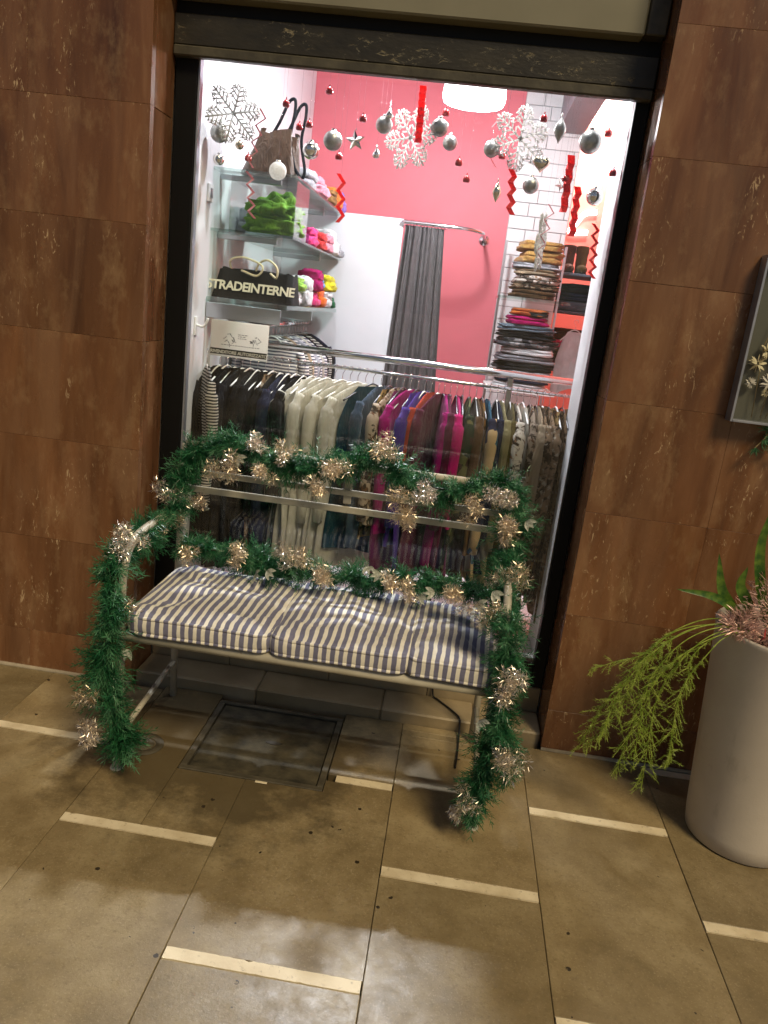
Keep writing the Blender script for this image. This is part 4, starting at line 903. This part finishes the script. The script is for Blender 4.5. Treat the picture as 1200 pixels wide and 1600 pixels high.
t = thing('neon_figure', (.74, 3.19, 2.1), 'white curved light strip on the red wall of the side room', 'wall light')
MB().tube(cr([(.80, 3.18, 2.36), (.72, 3.18, 2.34), (.67, 3.18, 2.27), (.64, 3.18, 2.21), (.76, 3.18, 2.22)], 6), .018, 8).build('tube', 'lamp_glass', t)

# ================================================================== HANGING ORNAMENTS
def hung(name, loc, label, cat, grp):
    t = thing(name, loc, label, cat, grp)
    MB().tube([(0, 0, .0), (0, 0, 2.998-loc[2])], .0004, 3, False).build('thread', 'thread', t, LOCAL)
    return t
def sphere_orn(loc, r, mat, label):
    t = hung('ball_ornament', loc, label, 'ornament', 'hanging silver balls')
    MB().ball((0, 0, 0), r, 24, 16).build('ball', mat, t, LOCAL)
    MB().lathe([(r*.24, r*.93), (r*.25, r*1.16), (0, r*1.18)], LOCAL, 12).build('cap', 'silver', t, LOCAL)
for loc, r, mt, lb in (((-1.0, .36, 2.101), .034, 'silver_matte', 'dull grey ball hanging beside the snowflake nearest the window frame'), ((-.647, .34, 2.071), .031, 'silver', 'mirror silver ball hanging at the corner of white and pink walls'), ((-.562, .30, 2.104), .034, 'silver_matte', 'matt silver ball hanging next to the silver star'), ((-.762, .33, 1.988), .032, 'glitter_white', 'white ball hanging in front of the brown bag'),
                     ((-.390, .35, 2.183), .030, 'silver_matte', 'matt silver ball beside the middle snowflake'), ((-.188, .33, 2.189), .031, 'silver_matte', 'upper matt silver ball of a close pair under the lamp'), ((-.149, .42, 2.180-.02), .027, 'silver_matte', 'lower smaller ball of a close pair under the lamp'), ((.006, .38, 2.146), .029, 'silver_matte', 'matt ball hanging where the snowflake meets the pink wall'),
                     ((.342, .30, 2.185), .039, 'silver_matte', 'largest matt grey ball hanging before the red room'), ((.163, .34, 2.032), .029, 'silver_matte', 'matt ball hanging below the silver heart'), ((.393, .33, 2.015), .029, 'silver', 'mirror silver ball hanging before the white light strip'), ((-.987, .33, 2.006), .021, 'silver', 'small mirror bauble hanging near the shelf end by the frame'), ((-.94, .42, 2.078), .017, 'gold_silver', 'tiny pale gold bauble under the snowflake near the frame')):
    sphere_orn(loc, r, mt, lb)
def lathe_orn(name, loc, prof, mat, label, n=16):
    t = hung(name, loc, label, 'ornament', 'hanging drop ornaments'); MB().lathe(prof, LOCAL, n).build('body', mat, t, LOCAL); MB().tube([(0, 0, prof[-1][1]-.002), (0, 0, prof[-1][1]+.008)], .003, 6).build('cap', 'silver', t, LOCAL)
def spin(h, r): return [(r*math.sin(math.pi*i/10)**1.4, -h+2*h*i/10) for i in range(11)]
lathe_orn('spindle_ornament', (.234, .32, 2.218), spin(.046, .021), 'silver_matte', 'pointed matt silver spindle hanging before the brick wall')
lathe_orn('spindle_ornament', (.046, .36, 2.001), spin(.038, .016), 'gold_silver', 'shiny pale gold spindle hanging low before the pink wall')
lathe_orn('drop_ornament', (-.411, .38, 2.091), [(0, -.018), (.012, -.014), (.015, -.005), (.009, .006), (.003, .018)], 'silver', 'small silver drop hanging below the middle of the pink wall')
lathe_orn('drop_ornament', (-.372, .33, 2.216), [(0, -.018), (.012, -.014), (.015, -.005), (.009, .006), (.003, .018)], 'silver', 'small silver drop touching the middle snowflake')
t = hung('heart_ornament', (.188, .34, 2.103), 'shiny pale gold heart hanging before the white bricks', 'ornament', 'hanging hearts and stars')
def heart(u, v):
    a = 2*math.pi*u; k = math.sin(math.pi*v); d = math.cos(math.pi*v)
    x = 16*math.sin(a)**3; z = 13*math.cos(a)-5*math.cos(2*a)-2*math.cos(3*a)-math.cos(4*a)
    return (x*.0019*k, .014*d, z*.0019*k+.004)
MB().grid(heart, 32, 10, True, True).build('body', 'gold_silver', t, LOCAL); MB().tube([(0, 0, .012), (0, 0, .03)], .003, 6).build('cap', 'silver', t, LOCAL)
def star(loc, r, label, rz, mat):
    t = hung('star_ornament', loc, label, 'ornament', 'hanging hearts and stars'); v = [(0, -.010, 0), (0, .010, 0)]
    for k in range(10):
        a = math.pi/2+k*math.pi/5+rz; rr = r if k % 2 == 0 else r*.42; v.append((rr*math.cos(a), 0, rr*math.sin(a)))
    MB().add(v, [(0, 2+k, 2+(k+1) % 10) for k in range(10)]+[(1, 2+(k+1) % 10, 2+k) for k in range(10)]).build('body', mat, t, LOCAL); MB().tube([(0, 0, r*.9), (0, 0, r*1.1)], .002, 5).build('cap', 'silver', t, LOCAL)
star((-.486, .33, 2.117), .038, 'large silver star hanging before the pink wall', .15, 'silver'); star((.273, .36, 2.048), .026, 'small silver star hanging beside a red ribbon', .5, 'silver')
bells = [((-.596, .33, 2.274), 'highest tiny red bell on the pink wall side'), ((-.750, .33, 2.218), 'tiny red bell at the top of the bag handles'), ((-.711, .40, 2.160), 'lower tiny red bell of the pair on the white wall'), ((-.666, .36, 2.164), 'upper tiny red bell of the pair on the white wall'), ((-.466, .33, 2.195), 'tiny red bell above the silver star'), ((-.885, .36, 2.028), 'tiny red bell at the upper shelf edge before the brown bag'), ((-.550, .38, 2.070), 'tiny red bell under the matt ball by the star'), ((-.175, .38, 2.253), 'tiny red bell just below the pendant lamp'),
         ((-.104, .33, 2.083), 'upper tiny red bell below the ball pair'), ((-.070, .38, 2.039), 'lowest tiny red bell before the pink wall'), ((.048, .42, 2.138), 'tiny red bell at the edge of the pink wall beside the snowflake'), ((.173, .33, 2.254), 'tiny red bell before the white bricks above the heart'), ((.404, .34, 2.230), 'tiny dark red bell before the red room'), ((.435, .28, 2.093), 'tiny red bell before the white wall edge'), ((.282, .34, 2.069), 'tiny red bell caught on the tilted red ribbon')]
for loc, lb in bells:
    t = hung('bell_ornament', loc, lb, 'ornament', 'hanging tiny red bells')
    MB().lathe([(0, -.013), (.011, -.013), (.0135, -.006), (.012, .003), (.006, .010), (.0, .012)], LOCAL, 14).build('body', 'red_gloss', t, LOCAL); MB().tube([(0, 0, .010), (.001, 0, .019)], .0022, 5).build('loop', 'red_gloss', t, LOCAL)
def flake(loc, r, label, rz, tilt=0., mat='glitter_white', seed=0):
    t = hung('snowflake_ornament', loc, label, 'ornament', 'hanging white snowflakes'); t.rotation_euler = (0, 0, rz); b = MB()
    for k in range(6):
        a = tilt+k*math.pi/3
        def P(d, off, ang): return (d*math.cos(a)+off*math.cos(a+ang), 0, d*math.sin(a)+off*math.sin(a+ang))
        b.tube([P(0, 0, 0), P(r, 0, 0)], .0036, 5)
        for d, l in ((.22, .20), (.38, .34), (.54, .34), (.70, .26), (.84, .16)):
            for sg in (-1, 1):
                b.tube([P(r*d, 0, 0), P(r*d, r*l, sg*.95)], .0028, 5)
                if l > .25:
                    for f2 in (.5, .78):
                        q0 = Vector(P(r*d, r*l*f2, sg*.95)); e = q0+Vector((math.cos(a+sg*.95+.8), 0, math.sin(a+sg*.95+.8)))*r*.10; e2 = q0+Vector((math.cos(a+sg*.95-.8), 0, math.sin(a+sg*.95-.8)))*r*.10
                        b.tube([q0, e], .0022, 4); b.tube([q0, e2], .0022, 4)
    b.ball((0, 0, 0), 1, 10, 6, (r*.09, .004, r*.09))
    b.build('crystal', mat, t, LOCAL)
flake((-.935, .31, 2.162), .108, 'large white snowflake hanging near the window frame above the bag', .6, .3); flake((-.289, .36, 2.152), .116, 'large white snowflake hanging in the middle of the pink wall', -.5, .1); flake((.103, .37, 2.187), .116, 'large white snowflake overlapping the pink wall and white bricks', .35, .45); flake((.233, .37, 1.849), .115, 'narrow white snowflake seen nearly edge on before the mustard knitwear', 1.32, .2)
def ribbon(loc, pts, wd, mat, label, n=1):
    t = hung('ribbon', loc, label, 'ribbon', 'hanging ribbons'); b = MB(); P = [Vector(q) for q in pts]
    v = []
    for q in P: v += [q+Vector((-wd/2, -.0006, 0)), q+Vector((wd/2, -.0006, 0)), q+Vector((wd/2, .0006, 0)), q+Vector((-wd/2, .0006, 0))]
    f = []
    for i in range(len(P)-1):
        for k in range(4): f.append((i*4+k, i*4+(k+1) % 4, i*4+4+(k+1) % 4, i*4+4+k))
    f += [(3, 2, 1, 0), tuple(len(v)-4+k for k in range(4))]
    b.add(v, f).build('band', mat, t, LOCAL)
def zig(h, amp, k, drift=0., ya=.008): return [((amp if i % 2 else -amp)+drift*i/k, ya*(1 if i % 2 else -1), -h*i/k) for i in range(k+1)]
ribbon((-.262, .32, 2.315), zig(.185, .001, 14, .004, .002), .024, 'red_glitter', 'straight red glitter ribbon hanging over the middle snowflake')
ribbon((.092, .34, 2.078), zig(.15, .008, 7, .014), .020, 'red_glitter', 'red zigzag ribbon hanging at the edge of the white bricks'); ribbon((.290, .33, 2.142), zig(.19, .003, 8, .002), .026, 'red_glitter', 'broad tilted red ribbon hanging before the white bricks'); ribbon((.334, .36, 2.047), zig(.17, .005, 8, .005), .024, 'red_glitter', 'broad wavy red ribbon hanging before the red room'); ribbon((.412, .31, 1.923), zig(.185, .011, 9, .018), .013, 'red_glitter', 'narrow red zigzag ribbon hanging before the white wall edge')
ribbon((.250, .34, 1.976), zig(.19, .014, 7, -.02), .005, 'pink_paper', 'thin pink zigzag streamer beside the edge on snowflake'); ribbon((-.868, .33, 1.975), zig(.16, .010, 7, .02), .010, 'pink_paper', 'pale pink zigzag streamer before the green sweater'); ribbon((-.53, .36, 2.005), zig(.17, .010, 6, .012), .015, 'red_glitter', 'red zigzag ribbon hanging before the upper shelf bundles'); ribbon((-.83, .33, 2.19), zig(.20, .012, 7, -.04), .007, 'pink_paper', 'thin pink curl hanging before the brown bag'); ribbon((.0, .40, 2.272), zig(.18, .010, 7, .02), .004, 'pink_paper', 'thin pink streamer hanging before the pink wall beside the snowflake')
